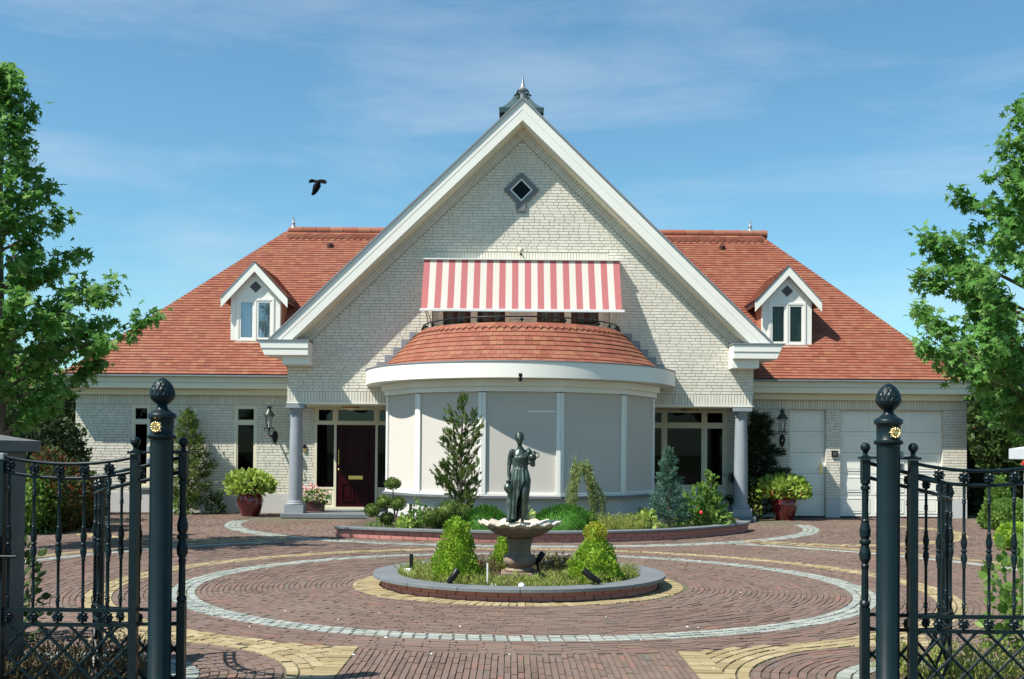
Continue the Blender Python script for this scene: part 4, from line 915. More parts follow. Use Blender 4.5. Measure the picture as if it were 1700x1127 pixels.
# statue: body fused into one surface, with dress, hair and jugs
st = thing('statue', 'bronze statue of a draped woman holding two jugs on the fountain', 'statue', (FX, FY, .655))
def skin_mesh(J, E, root=0, sub=2):
    me = bpy.data.meshes.new('skin'); me.from_pydata([j[0] for j in J], E, []); o = bpy.data.objects.new('skin', me); C.objects.link(o)
    md = o.modifiers.new('s', 'SKIN'); md.use_smooth_shade = True
    for i, j in enumerate(J):
        rr = j[1] if isinstance(j[1], tuple) else (j[1], j[1]); me.skin_vertices[0].data[i].radius = rr; me.skin_vertices[0].data[i].use_root = (i == root)
    s = o.modifiers.new('d', 'SUBSURF'); s.levels = sub; s.render_levels = sub
    dg = bpy.context.evaluated_depsgraph_get(); e = bpy.data.meshes.new_from_object(o.evaluated_get(dg)); bpy.data.objects.remove(o); return e
J = [((0, .0, .52), (.088, .066)), ((.0, -.0, .59), (.066, .052)), ((-.002, -.0, .66), (.075, .056)), ((.0, .0, .735), (.082, .055)), ((.0, .005, .79), (.05, .038)), ((-.006, 0, .83), (.026, .026)), ((-.01, -.008, .875), (.028, .03)),
     ((-.088, .008, .775), .034), ((-.112, .012, .70), .028), ((-.120, .0, .625), .024), ((-.126, -.03, .545), .019), ((-.122, -.05, .49), .015),
     ((.095, .005, .775), .034), ((.125, .005, .70), .028), ((.140, -.02, .635), .025), ((.125, -.07, .635), .02), ((.112, -.10, .655), .016),
     ((.05, .0, .46), (.062, .062)), ((.052, -.035, .36), .052), ((.045, -.045, .275), .037), ((.036, -.025, .16), .034), ((.028, -.005, .06), .020), ((.026, -.012, .022), .02), ((.026, -.07, .010), .014),
     ((-.045, .0, .46), (.062, .062)), ((-.05, .0, .30), .042), ((-.055, .02, .17), .034), ((-.058, .035, .06), .02), ((-.058, .03, .022), .02), ((-.062, -.03, .010), .014)]
E = [(0, 1), (1, 2), (2, 3), (3, 4), (4, 5), (5, 6), (3, 7), (7, 8), (8, 9), (9, 10), (10, 11), (3, 12), (12, 13), (13, 14), (14, 15), (15, 16), (0, 17), (17, 18), (18, 19), (19, 20), (20, 21), (21, 22), (22, 23), (0, 24), (24, 25), (25, 26), (26, 27), (27, 28), (28, 29)]
bmx = bmesh.new()
def add_ball(bm, c, r, sc=(1, 1, 1)): bmesh.ops.create_icosphere(bm, subdivisions=3, radius=1, matrix=Matrix.Translation(c) @ Matrix.Diagonal((r * sc[0], r * sc[1], r * sc[2], 1)))
HC_ = Vector((-.012, -.014, .925))
for a_, b_ in E:
    (p0, r0), (p1, r1) = J[a_], J[b_]; r0 = r0 if isinstance(r0, tuple) else (r0, r0); r1 = r1 if isinstance(r1, tuple) else (r1, r1)
    if a_ == 3 and b_ in (7, 12): r0 = (.045, .04)
    if a_ == 0 and b_ in (17, 24): r0 = (.06, .06)
    p0, p1 = Vector(p0), Vector(p1); nn = max(3, int((p1 - p0).length / .011))
    for k in range(nn + 1):
        f = k / nn; rx, ry = r0[0] + (r1[0] - r0[0]) * f, r0[1] + (r1[1] - r0[1]) * f; bulge = 1 + .10 * math.sin(PI * f) * (1 if a_ in (18, 20, 25, 26, 7, 12, 8, 13) else 0)
        bmesh.ops.create_icosphere(bmx, subdivisions=2, radius=1, matrix=Matrix.Translation(p0.lerp(p1, f)) @ Matrix.Diagonal((rx * bulge, ry * bulge, min(rx, ry), 1)))
add_ball(bmx, HC_, .052, (.86, 1.0, 1.22)); add_ball(bmx, HC_ + Vector((0, -.018, -.028)), .036, (.86, .9, 1.0))
add_ball(bmx, HC_ + Vector((0, -.054, -.012)), .010, (.7, .9, 1.5)); add_ball(bmx, HC_ + Vector((0, -.049, -.034)), .008, (1.5, .7, .6)); add_ball(bmx, HC_ + Vector((0, -.045, -.052)), .011)
for s in (-1, 1):
    add_ball(bmx, HC_ + Vector((s * .02, -.043, .012)), .009, (1.4, .6, .5)); add_ball(bmx, HC_ + Vector((s * .046, .0, -.005)), .010, (.5, .8, 1.4))
    add_ball(bmx, Vector((s * .04, -.042, .71)), .032, (1, .95, 1)); add_ball(bmx, Vector((s * .052, .03, .49)), .05, (1, .9, 1.1))
def finger(bm, pts, r0=.0068, r1=.0048):
    for i in range(len(pts) - 1):
        a, b = Vector(pts[i]), Vector(pts[i + 1])
        for k in range(4): t = k / 3; add_ball_low(bm, a.lerp(b, t), r0 + (r1 - r0) * (i + t) / (len(pts) - 1))
def add_ball_low(bm, c, r): bmesh.ops.create_icosphere(bm, subdivisions=1, radius=r, matrix=Matrix.Translation(c))
# right hand closed on the lower jug's handle, left hand under the upper jug
add_ball(bmx, Vector((-.121, -.055, .475)), .017, (.75, 1.0, 1.3)); add_ball(bmx, Vector((.112, -.108, .655)), .019, (1.2, .9, .8))
for k in range(4):
    y = -.036 - .0135 * k; l_ = (.9, 1, .97, .8)[k]
    finger(bmx, [(-.134, y, .462), (-.143, y, .452 - .012 * l_), (-.134, y - .002, .436 - .01 * l_), (-.122, y, .438)])
    x = .088 + .0135 * k; finger(bmx, [(x, -.115, .652), (x + .002, -.138, .642), (x + .004, -.152 * (.97 + .03 * l_), .657), (x + .005, -.15, .672)])
finger(bmx, [(-.112, -.066, .475), (-.106, -.078, .46), (-.112, -.082, .447)]); finger(bmx, [(.132, -.105, .66), (.146, -.118, .672), (.148, -.13, .69)])
me = bpy.data.meshes.new('body'); bmx.to_mesh(me); bmx.free(); o = link('tmp_body', me); rm = o.modifiers.new('r', 'REMESH'); rm.mode = 'VOXEL'; rm.voxel_size = .0045; sm_ = o.modifiers.new('sm', 'SMOOTH'); sm_.factor = .5; sm_.iterations = 5
dg = bpy.context.evaluated_depsgraph_get(); me = bpy.data.meshes.new_from_object(o.evaluated_get(dg)); bpy.data.objects.remove(o)
me.polygons.foreach_set('use_smooth', [True] * len(me.polygons)); me.name = 'body'; me.materials.clear(); link('body', me, st, 'bronze')
# skirt: folds, open over the advanced leg, hem lower on one side
G_ = []; NT = 120
for i in range(34):
    k = i / 33; z = .605 - .575 * k; rowp = []
    for j in range(NT + 1):
        a = R(-62) + j / NT * R(324)       # gap faces front right (the bare leg), widening downwards
        gap = R(4 + 40 * min(1, max(0, (k - .22) / .5))); aa = R(-58) + gap + j / NT * (2 * PI - 2 * gap)
        rx = np.interp(k, [0, .12, .25, .5, .8, 1], [.073, .094, .112, .104, .092, .10]); ry = np.interp(k, [0, .12, .25, .5, .8, 1], [.06, .076, .09, .082, .074, .08])
        f = (.0035 + .011 * k) * (math.sin(15 * aa + 2.2 * k) + .6 * math.sin(26 * aa - 4 * k + 1))
        xo = -.004 - .022 * k; hem = .03 * math.sin(aa * 1.5 + 1) * k
        rowp.append((xo + (rx + f) * math.cos(aa), (ry + f) * math.sin(aa) + .01 * k, z + hem + .012 * math.sin(7 * aa) * k * k))
    G_.append(rowp)
o = MB().grid(G_).build('skirt', 'patina', st, smooth=True, world=False); sd = o.modifiers.new('s', 'SOLIDIFY'); sd.thickness = .006; sd.offset = 1
m = MB(); m.tube([(.077 * math.cos(a) - .002, .062 * math.sin(a), .603 + .004 * math.sin(3 * a)) for a in np.linspace(0, 2 * PI, 33)], .0085, 8); m.build('girdle', 'bronze', st, smooth=True, world=False)
G_ = []
for i in range(17):
    k = i / 16; rowp = []
    for j in range(41):
        a = R(-190 + 200 * j / 40); fx_ = (math.cos(a) + 1) / 2
        top = .70 + .08 * fx_ ** 1.1; z = .60 + (top - .60) * k
        rx = np.interp(z, [.6, .66, .72, .785], [.074, .084, .092, .088]); ry = np.interp(z, [.6, .66, .715, .785], [.06, .07, .086 if math.sin(a) < -.3 else .066, .05])
        f = .004 * math.sin(20 * (z * 6 - fx_ * 3.2))
        rowp.append(((rx + f) * math.cos(a), (ry + f) * math.sin(a), z))
    G_.append(rowp)
o = MB().grid(G_).build('bodice', 'patina', st, smooth=True, world=False); sd = o.modifiers.new('s', 'SOLIDIFY'); sd.thickness = .006; sd.offset = 1
m = MB(); m.tube([(.085, -.045, .765), (.088, -.02, .80), (.088, .02, .805), (.08, .045, .77)], [.016, .022, .02, .014], 8); m.build('shoulder_cloth', 'patina', st, smooth=True, world=False)
m = MB()
for q in range(3): m.tube([(-.105 - .008 * q, -.03 + .02 * q, .40), (-.115, -.02 + .03 * q, .30), (-.105 - .012 * q, 0, .2), (-.112, .0 + .02 * q, .12), (-.095, .01, .03)], [.02, .024, .026, .028, .014], 8)
m.build('hanging_drape', 'patina', st, smooth=True, world=False)
m = MB(); m.lathe([(.004, -.062), (.034, -.05), (.05, -.022), (.053, .008), (.042, .036), (.018, .055)], HC_ + Vector((0, .012, .016)), 28, lambda q, z, r: (r * (1 + .03 * math.sin(14 * q)) if z > -.03 else r) * (.93 if math.sin(q) < -.2 else 1)); m.ball(HC_ + Vector((0, .066, .004)), .026, 8)
m.tube([tuple(HC_ + Vector((.047 * math.cos(a), .012 + .05 * math.sin(a), .034))) for a in np.linspace(0, 2 * PI, 25)], .006, 6); m.build('hair', 'bronze', st, smooth=True, world=False)
def jug(c, s, tilt):
    m = MB(); m.lathe([(.03, -.062), (.034, -.055), (.03, -.05), (.05, -.025), (.056, .0), (.05, .025), (.028, .045), (.02, .058), (.022, .075), (.03, .085), (.026, .086), (.016, .06)], (0, 0, 0), 20); m.tube([(.05, 0, .02), (.07, 0, .045), (.06, 0, .08), (.025, 0, .078)], .007, 6)
    M_ = Matrix.Translation(c) @ Matrix.Rotation(R(tilt), 4, 'Y') @ Matrix.Scale(s, 4); m.v = [tuple(M_ @ Vector(v)) for v in m.v]; return m.build('jug', 'bronze', st, smooth=True, world=False)
jug((-.128, -.055, .385), .92, -4); jug((.128, -.095, .715), .84, 24)

# spotlights and small things in the planter
for u, v, y, lb in ((750, 957, 10.95, 'black garden spotlight in front of the left round-planter cone shrub'), (986, 957, 10.95, 'black garden spotlight in front of the right cone shrub'), (893, 927, 12.3, 'black garden spotlight just right of the fountain pedestal')):
    x = X(u, y, v); t = thing('garden_spotlight', lb, 'spotlight', (x, y, .09), 'spotlights in the round planter'); dx = .16 if u < 900 else -.3; z0 = Z(v, y, u)
    m = MB(); m.tube([(x - dx * .2, y + .02, z0 - .055), (x + dx * .1, y - .01, z0), (x + dx * .32, y + .03, z0 + .055)], [.026, .034, .036], 12); hd = m.build('lamp_head', 'black', t, smooth=True)
    m = MB(); m.tube([(x, y + .01, .07), (x, y + .01, z0 - .02)], .009, 6); m.build('stake', 'black', t); m = MB(); m.tube([(x + dx * .32, y + .03, z0 + .0555), (x + dx * .33, y + .031, z0 + .058)], .029, 12); m.build('lens', 'glass', hd)
x = X(683, 12.0, 925); t = thing('plant_marker', 'dark upright marker stick at left edge of round planter', 'marker', (x, 12.0, .09)); MB().box(x - .02, x + .02, 11.99, 12.01, .08, .32).build('stick', 'black', t)
x = X(677, 11.9, 935); t = thing('cable_box', 'small white cable box beside dark marker stick', 'cable box', (x, 11.9, .09)); MB().box(x - .05, x + .05, 11.86, 11.94, .09, .175).build('case', 'plastic_white', t, bevel=.008)
x = X(809, 11.2, 945); t = thing('plant_label', 'thin white plant label left of the pedestal', 'plant label', (x, 11.2, .09)); MB().box(x - .008, x + .008, 11.196, 11.204, .08, .31).build('stick', 'plastic_white', t)
for i, (u, v, y, r) in enumerate(((826, 955, 11.0, .028), (818, 958, 10.95, .024), (866, 962, 10.85, .034))):
    x = X(u, y, v); m = MB(); m.lathe([(.3, 0), (1, .5), (.8, 1.2), (.2, 1.7)], (0, 0, 0), 7, lambda q, z, rr: rr * (1 + .2 * math.sin(2 * q + i))); m.v = [(x + a * r, y + b * r, .1 + c * r) for a, b, c in m.v]
    o = m.build('white_stone', 'plastic_white'); tag(o, ('larger of two white pebbles left of pedestal foot', 'smaller outer white pebble left of the pedestal foot', 'white pebble directly in front of the pedestal foot')[i], 'pebble', 'pebbles in the planter')

# ================================================================== POTS AND FLOWER BOX
def pot(u, y, lb, rad, hgt):
    x = X(u, y, 840); t = thing('flower_pot', lb, 'flower pot', (x, y, 0), 'glazed pots by the columns'); k = rad
    m = MB(); m.lathe([(.62 * k, 0), (.66 * k, .02 * hgt), (.86 * k, .35 * hgt), (1.0 * k, .68 * hgt), (.93 * k, .88 * hgt), (.84 * k, .94 * hgt), (.93 * k, .97 * hgt), (.93 * k, hgt), (.82 * k, hgt), (.8 * k, .9 * hgt)], (x, y, 0), 32); m.build('body', 'pot', t, smooth=True)
    MB().lathe([(.02, 0), (.8 * k, 0)], (x, y, .9 * hgt), 20).build('soil', 'soil', t); return x
def potted(x, y, z, rad, lb, seed, flower):
    rad = (rad[0] * .98, rad[1], rad[2] * .74)
    t = thing('potted_shrub', lb, 'shrub', (x, y, z), 'shrubs in the glazed pots'); n = 1050
    P, D = blob_points(n, (x, y, z + rad[2] * .5), rad, .5, .1, seed); ok = P[:, 2] > z + .0; P, D = P[ok], D[ok]
    leaves('foliage', 'leaf_lime', t, P, D + np.array([0, 0, .5]), .11, 'oval', .6); core('inner_foliage', 'leaf_hedge', t, (x, y, z + rad[2] * .62), (rad[0], rad[1], rad[2] * .8), .72)  # older inner leaves; their darker colour also paints shade into the gaps
    k = 26 if flower == 'petal_red' else 14; P, D = blob_points(k * 3, (x, y, z + .12), (rad[0] * 1.02, rad[1] * 1.02, rad[2] * .5), .05, .05, seed + 1); ok = (D[:, 2] < .2) & (P[:, 1] < y); P = P[ok]; D = D[ok]
    leaves('flowers', flower, t, np.repeat(P, 4, 0), np.repeat(D, 4, 0), .05, 'oval', .9)
x = pot(415.5, 24.05, 'dark red glazed pot left of the left column', .285, .49); potted(x, 24.05, .49, (.5, .46, .42), 'round lime green leafy shrub in the left red pot', 3, 'leaf_red')
x = pot(1302, 24.15, 'dark red glazed pot right of the right column', .285, .49); potted(x, 24.15, .49, (.52, .46, .40), 'lime green shrub with red flowers in the right red pot', 5, 'petal_red')
x0, x1 = X(508, 24.3, 835), X(539, 24.3, 835); fb = thing('flower_box', 'dark square planter box of pink geraniums on the porch step', 'flower box', ((x0 + x1) / 2, 24.3, .1))
m = MB(); m.prism([(x0, .33), (x1, .33), (x1 - .03, .1), (x0 + .03, .1)], 24.15, 24.45); m.build('box', 'terracotta_box', fb, bevel=.006)
gp = thing('geranium', 'pink and cream geraniums flowering in the dark box beside the left column', 'flowers', ((x0 + x1) / 2, 24.3, .33)); cx = (x0 + x1) / 2
P, D = blob_points(420, (cx, 24.3, .40), (.30, .2, .16), .6, .1, 8); leaves('foliage', 'leaf_mid', gp, P, D, .06, 'oval', .7)
P, D = blob_points(60, (cx - .03, 24.25, .50), (.30, .2, .16), .3, .1, 9); leaves('blossom', 'petal_pink', gp, np.repeat(P, 6, 0) + RNG.normal(0, .018, (360, 3)), np.repeat(D, 6, 0), .035, 'oval', 1)

# ================================================================== GATES
GY = 6.5; K_ = GY / F
ACORN = None
def rosette(m, c, r, nrm=(0, -1, 0), dep=.016, petals=8):
    nrm = Vector(nrm).normalized(); a = Vector((0, 0, 1)); b = a.cross(nrm).normalized(); c = Vector(c); G_ = []
    for rr, d in ((1.0, 0), (.92, .5), (.62, .95), (.36, .55), (.28, 1.2), (.02, 1.3)):
        G_.append([tuple(c + (a * math.cos(q) + b * math.sin(q)) * r * rr * (1 + (.16 * math.cos(petals * q) if rr > .5 else 0)) + nrm * d * dep) for q in np.linspace(0, 2 * PI, 32, endpoint=False)])
    m.grid(G_, close_v=True)
def sq(m, x, y, z0, z1, h): m.box(x - h, x + h, y - h, y + h, z0, z1)
def baluster_prof(z0, z1): return [(.0085, z0), (.0085, z0 + .045), (.014, z0 + .05), (.009, z0 + .062), (.014, z0 + .072), (.0085, z0 + .08), (.0085, .77), (.013, .775), (.010, .785), (.019, .825), (.017, .845), (.011, .862), (.021, .872), (.011, .882), (.016, .895), (.019, .92), (.011, .965), (.014, .972), (.0085, .98), (.0085, z1 - .11), (.014, z1 - .105), (.009, z1 - .095), (.013, z1 - .085), (.0085, z1 - .078), (.0085, z1)]
NEWEL = [(.022, .53), (.03, .54), (.03, .555), (.02, .57), (.021, .6), (.019, .75), (.024, .775), (.018, .785), (.032, .815), (.034, .85), (.022, .895), (.033, .908), (.033, .92), (.022, .932), (.030, .95), (.033, .985), (.022, 1.03), (.025, 1.04), (.019, 1.05), (.02, 1.22), (.027, 1.225), (.027, 1.24), (.018, 1.25), (.028, 1.262), (.028, 1.28)]
def flute(q, z, r): return r * (1 - .10 * max(0, math.cos(8 * q))) if (.6 <= z <= .76 or 1.04 < z < 1.22) else r
def gate_post(u, lb):
    x = X(u, GY, 800); t = thing('gate_post', lb, 'gate post', (x, GY, 0), 'round iron gate posts')
    MB().lathe([(.09, -.02), (.09, .06), (.0665, .08), (.0665, 1.485)], (x, GY, 0), 32).build('shaft', 'iron', t, smooth=True)
    m = MB(); m.lathe([(.0665, 1.486), (.075, 1.49), (.083, 1.498), (.083, 1.508), (.074, 1.514), (.0675, 1.52), (.0675, 1.60), (.072, 1.606), (.083, 1.614), (.083, 1.63), (.078, 1.637), (.055, 1.650), (.034, 1.668), (.03, 1.682)], (x, GY, 0), 36); m.build('collar', 'iron', t, smooth=True)
    rosette_m = MB(); ux_ = -.012 if u < 850 else .016; rosette(rosette_m, (x + ux_, GY - .066, 1.557), .033, (ux_ * 4, -1, 0), .016); 
    for k in range(12): q = k * PI / 6; rosette_m.ball((x + ux_ + .026 * math.cos(q), GY - .078, 1.557 + .026 * math.sin(q)), .0075, 4)
    rosette_m.build('rosette', 'gold', t, smooth=True)
    m = MB(); m.lathe([(.03, 1.682), (.027, 1.688), (.045, 1.700), (.064, 1.720), (.0715, 1.736), (.072, 1.744), (.067, 1.747)], (x, GY, 0), 32, lambda q, z, r: r * (1 + .02 * math.cos(8 * q)) if z > 1.7 else r); m.build('acorn_cup', 'iron', t, smooth=True)
    G_ = []; NA, NZ = 96, 40
    for i in range(NZ + 1):
        v = i / NZ; ph = v * PI / 2; rr = .0675 * math.cos(ph) ** .95 if v < 1 else 0.0005; zz = 1.743 + .106 * (.35 * v + .65 * math.sin(ph))
        G_.append([(x + (rr + .0042 * dd) * math.cos(q), GY + (rr + .0042 * dd) * math.sin(q), zz) for q in np.linspace(0, 2 * PI, NA, endpoint=False) for dd in [(max(0, 1 - v * .9)) * min(abs(math.sin(7 * q + v * 7)), abs(math.sin(7 * q - v * 7))) * 1.9]])
    MB().grid(G_, close_v=True).build('acorn', 'iron', t, smooth=True); return x
def ball_top(m, x, y, z): m.lathe([(.024, z - .062), (.027, z - .054), (.015, z - .046), (.013, z - .034), (.018, z - .027)], (x, y, 0), 16); m.ball((x, y, z), .029, 14)
def lattice_bars(pt_, L_, z0, z1, name, parent, pitch=.177):
    """diagonal flat bars between z0 and z1 along a run of length L_; pt_(s) -> x, y"""
    h = z1 - z0
    for sg in (-1, 1):
        s = -h
        while s < L_ + h:
            a0, a1 = s, s + sg * h; zz0, zz1 = z0, z1
            pts = []
            for k in np.linspace(0, 1, 9):
                q_ = s + sg * h * k
                if -.001 <= q_ <= L_ + .001: p = pt_(q_); pts.append((p[0], p[1], z0 + h * k))
            if len(pts) > 1: MB().tube(pts, .0095, 6).build(name, 'iron', parent, smooth=True)
            s += pitch
for s, uP, uS, uN, side in ((-1, 268, 224.5, 304, 'left'), (1, 1474.6, 1516, 1436.5, 'right')):
    xp = gate_post(uP, 'round dark iron gate post with acorn top and gold rosette, ' + side + ' of the drive')
    # side fence between post and stone pillar
    xs_ = X(uS, GY, 760); xe = xs_ + s * .785
    pn = thing('fence_panel', 'iron side fence panel between ' + side + ' gate post and stone pillar', 'fence panel', (xs_, GY, 0), 'iron fence panels beside the gate')
    m = MB(); sq(m, xs_, GY, .03, 1.40, .0235); m.box(xs_ - .036, xs_ + .036, GY - .036, GY + .036, 1.402, 1.416); ball_top(m, xs_, GY, 1.472); m.build('stile', 'iron', pn)
    m = MB(); sq(m, xe, GY, .03, 1.36, .026); m.build('stile', 'iron', pn)
    m = MB(); m.bar((xs_, GY, 1.412), (xp - s * -.06, GY, 1.412), .022, .016); m.build('hinge_bar', 'iron', pn)
    for z_ in (1.43, 1.36): MB().box(xp + s * .062, xp + s * .085, GY - .02, GY + .02, z_ - .02, z_ + .02).build('hinge_bolt', 'zinc', pn, bevel=.006)
    def sag(t): return .046 * math.sin(PI * t) ** .8
    for z_ in (1.385, 1.301): m = MB(); m.tube([(xs_ + s * .785 * t, GY, z_ - sag(t)) for t in np.linspace(0, 1, 25)], .0105, 8); m.build('top_rail', 'iron', pn, smooth=True)
    for z_ in (.488, .402, .07): MB().bar((xs_ + s * .02, GY, z_), (xe, GY, z_), .02, .022).build('bottom_rail', 'iron', pn)
    for k in range(5):
        xx = X(181.5 - 41.3 * k, GY, 780) if s < 0 else X(1559 + 41.6 * k, GY, 780); t = abs(xx - xs_) / .785
        if t > .97: continue
        m = MB(); m.lathe(baluster_prof(.49, 1.30 - sag(t)), (xx, GY, 0), 12); bl = m.build('baluster', 'iron', pn, smooth=True)
        for z_ in (1.343 - sag(t), .445): m = MB(); rosette(m, (xx, GY - .004, z_), .031); rosette(m, (xx, GY + .004, z_), .031, (0, 1, 0)); m.build('rosette', 'iron', bl, smooth=True)
    lattice_bars(lambda q_: (xs_ + s * (.02 + q_), GY), .75, .075, .398, 'lattice_bar', pn)
    # gate leaf, swung open behind the post, curved in plan
    xn = X(uN, 6.58, 800); N_ = Vector((xn, 6.58)); C1 = Vector((xn + s * .62, 6.56)); C2 = Vector((xn + s * .69, 7.0)); E_ = Vector((xn + s * .80, 7.45))
    def bez(t): return N_ * (1 - t) ** 3 + C1 * 3 * t * (1 - t) ** 2 + C2 * 3 * t * t * (1 - t) + E_ * t ** 3
    T_ = np.linspace(0, 1, 41); PT = [bez(t) for t in T_]; LEN = [0]
    for i in range(40): LEN.append(LEN[-1] + (PT[i + 1] - PT[i]).length)
    def along(d): i = np.interp(d, LEN, range(41)); return PT[min(int(i), 39)].lerp(PT[min(int(i), 39) + 1], i - min(int(i), 39))
    LL = LEN[-1]; gl = thing('gate_leaf', 'open curved iron gate leaf hung on the ' + side + ' round gate post', 'gate', (xn, 6.58, 0), 'iron gate leaves standing open')
    px, py = E_.x, E_.y; m = MB(); sq(m, px, py, .03, 1.235, .018); m.build('end_stile', 'iron', gl)
    for px, py in ((N_.x, N_.y),):
        m = MB(); sq(m, px, py, .03, .53, .024); sq(m, px, py, 1.28, 1.402, .0235); m.box(px - .034, px + .034, py - .034, py + .034, 1.403, 1.417); m.lathe(NEWEL, (px, py, 0), 32, flute); ball_top(m, px, py, 1.473); m.build('newel', 'iron', gl)
    m = MB(); m.bar((xn, 6.58, 1.412), (xp - s * .05, GY + .02, 1.412), .022, .016); m.build('hinge_bar', 'iron', gl)
    def sag2(d): return .155 * math.sin(PI / 2 * min(1, d / LL / .8)) ** .95
    for z_ in (1.385, 1.30): m = MB(); m.tube([(p.x, p.y, z_ - sag2(d)) for p, d in zip(PT, LEN)], .0115, 8); m.build('top_rail', 'iron', gl, smooth=True)
    for z_ in (.488, .402, .07): m = MB(); m.tube([(p.x, p.y, z_ - .03 * math.sin(PI / 2 * min(1, d / LL))) for p, d in zip(PT, LEN)], .0115, 6); m.build('bottom_rail', 'iron', gl)
    nb = 10
    for k in range(1, nb):
        d = LL * k / nb; p = along(d); q_ = along(d + .01); tn = (q_ - p).normalized(); zt_ = 1.30 - sag2(d)
        m = MB(); m.lathe(baluster_prof(.47, zt_), (p.x, p.y, 0), 12); bl = m.build('baluster', 'iron', gl, smooth=True)
        for z_ in (zt_ + .043, .43):
            m = MB(); rosette(m, (p.x, p.y, z_), .030, (-tn.y, tn.x, 0)); rosette(m, (p.x, p.y, z_), .030, (tn.y, -tn.x, 0)); m.build('rosette', 'iron', bl, smooth=True)
    lattice_bars(along, LL, .075, .385, 'lattice_bar', gl)
    # stone pillar
    uc = 43 if s < 0 else 1699; xi = X(uc, 7.15, 800); xo = xi + s * .5
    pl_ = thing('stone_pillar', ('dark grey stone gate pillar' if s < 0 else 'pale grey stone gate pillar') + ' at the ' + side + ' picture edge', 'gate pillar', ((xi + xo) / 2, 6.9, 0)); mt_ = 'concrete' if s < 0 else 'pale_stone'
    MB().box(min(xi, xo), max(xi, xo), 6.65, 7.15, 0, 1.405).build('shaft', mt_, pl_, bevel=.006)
    m = MB(); a, b = min(xi, xo) - .06, max(xi, xo) + .06; m.box(a, b, 6.57, 7.23, 1.407, 1.475); c_ = (a + b) / 2
    bq = len(m.v); m.v += [(a, 6.57, 1.4755), (b, 6.57, 1.4755), (b, 7.23, 1.4755), (a, 7.23, 1.4755), (c_, 6.9, 1.54)]
    for q_ in ((0, 1, 4), (1, 2, 4), (2, 3, 4), (3, 0, 4)): m.face([bq + i for i in q_])
    m.build('cap', mt_, pl_, bevel=.004)
    lt = MB(); zb = .8; lt.box(*sorted((xe - s * .02, xe + s * .1)), GY - .045, GY + .0, zb - .1, zb + .12); la = lt.build('lock_box', 'black', pn, bevel=.006)
    m = MB(); m.tube([(xe - s * .12, GY - .05, zb), (xe + s * .05, GY - .05, zb)], .009, 8); m.build('handle', 'iron', la, smooth=True)
    MB().box(xe - .028, xe + .028, GY - .03, GY + .03, 1.362, 1.40).build('stile_cap', 'zinc', pn, bevel=.004)
# ================================================================== PLANTS
def conifer_points(n, x, y, z0, h, prof, seed, clump=14, depth=.55):
    """points on a lumpy cone-like shrub; prof(k) radius at height fraction k"""
    rg = np.random.default_rng(seed); k = rg.random(n * 2); rr = np.array([prof(v) for v in k]); keep = rg.random(n * 2) < rr / rr.max(); k = k[keep][:n]; rr = rr[keep][:n]; n = len(k)
    a = rg.random(n) * 2 * PI; lump = 1 + .10 * np.sin(a * 3 + k * 9 + seed) + .08 * np.sin(a * 5 - k * 14 + 2 * seed) + .06 * np.sin(a * 9 + k * 25)
    r = rr * lump * (1 - depth * rg.random(n) ** 2.2)
    P = np.stack([x + r * np.cos(a), y + r * np.sin(a), z0 + h * k], 1); D = np.stack([np.cos(a), np.sin(a), .55 + k * .6], 1); return P, D
def cone_shrub(name, lb, x, y, z0, h, prof, seed, n, size, m_, group=None, shape='diamond', cat='shrub', tipm=None, jit=.6):
    t = thing(name, lb, cat, (x, y, z0), group); P, D = conifer_points(n, x, y, z0, h, prof, seed)
    if tipm is not None:
        hi = P[:, 2] > z0 + h * .7; leaves('tip_foliage', tipm, t, P[hi], D[hi], size, shape, jit); P, D = P[~hi], D[~hi]
    leaves('foliage', m_, t, P, D, size, shape, jit)
    m = MB(); m.lathe([(max(.004, prof(k) * .62), h * k * .94) for k in np.linspace(0, 1, 12)], (x, y, z0), 12); m.build('inner_foliage', m_, t, smooth=True)
    m = MB(); m.tube([(x, y, z0 - .06), (x, y, z0 + h * .5)], [.02, .008], 6); m.build('stem', 'bark', t); return t
def cprof(r, top=.1, belly=.25): return lambda k: r * (top + (1 - top) * (1 - k) ** .75) * min(1, .75 + k * 2.2) * min(1, (1 - k) * 9 + .12)
bx_ = X(757, 11.55, 930); cone_shrub('boxwood_cone', 'green boxwood cone left of the fountain, tallest in round planter', bx_, 11.55, .09, .665, lambda k: (.268 - .185 * k) * min(1, .8 + k * 2) * min(1, (1 - k) * 8 + .12), 1, 4400, .026, 'leaf_box', 'shrubs round the fountain')
bx_ = X(988, 11.55, 930); cone_shrub('boxwood_cone', 'boxwood cone with yellowish pinched top right of the fountain', bx_, 11.55, .09, .615, lambda k: np.interp(k, [0, .15, .35, .55, .66, .72, .82, .93, 1], [.22, .255, .23, .17, .115, .095, .115, .085, .02]), 2, 4200, .026, 'leaf_box', 'shrubs round the fountain', tipm='leaf_boxtip')
bx_ = X(838, 12.75, 915); cone_shrub('boxwood_cone', 'small boxwood cone half hidden behind the pedestal', bx_, 12.75, .09, .36, lambda k: (.19 - .13 * k) * min(1, .8 + k * 2), 3, 1800, .026, 'leaf_box', 'shrubs round the fountain')
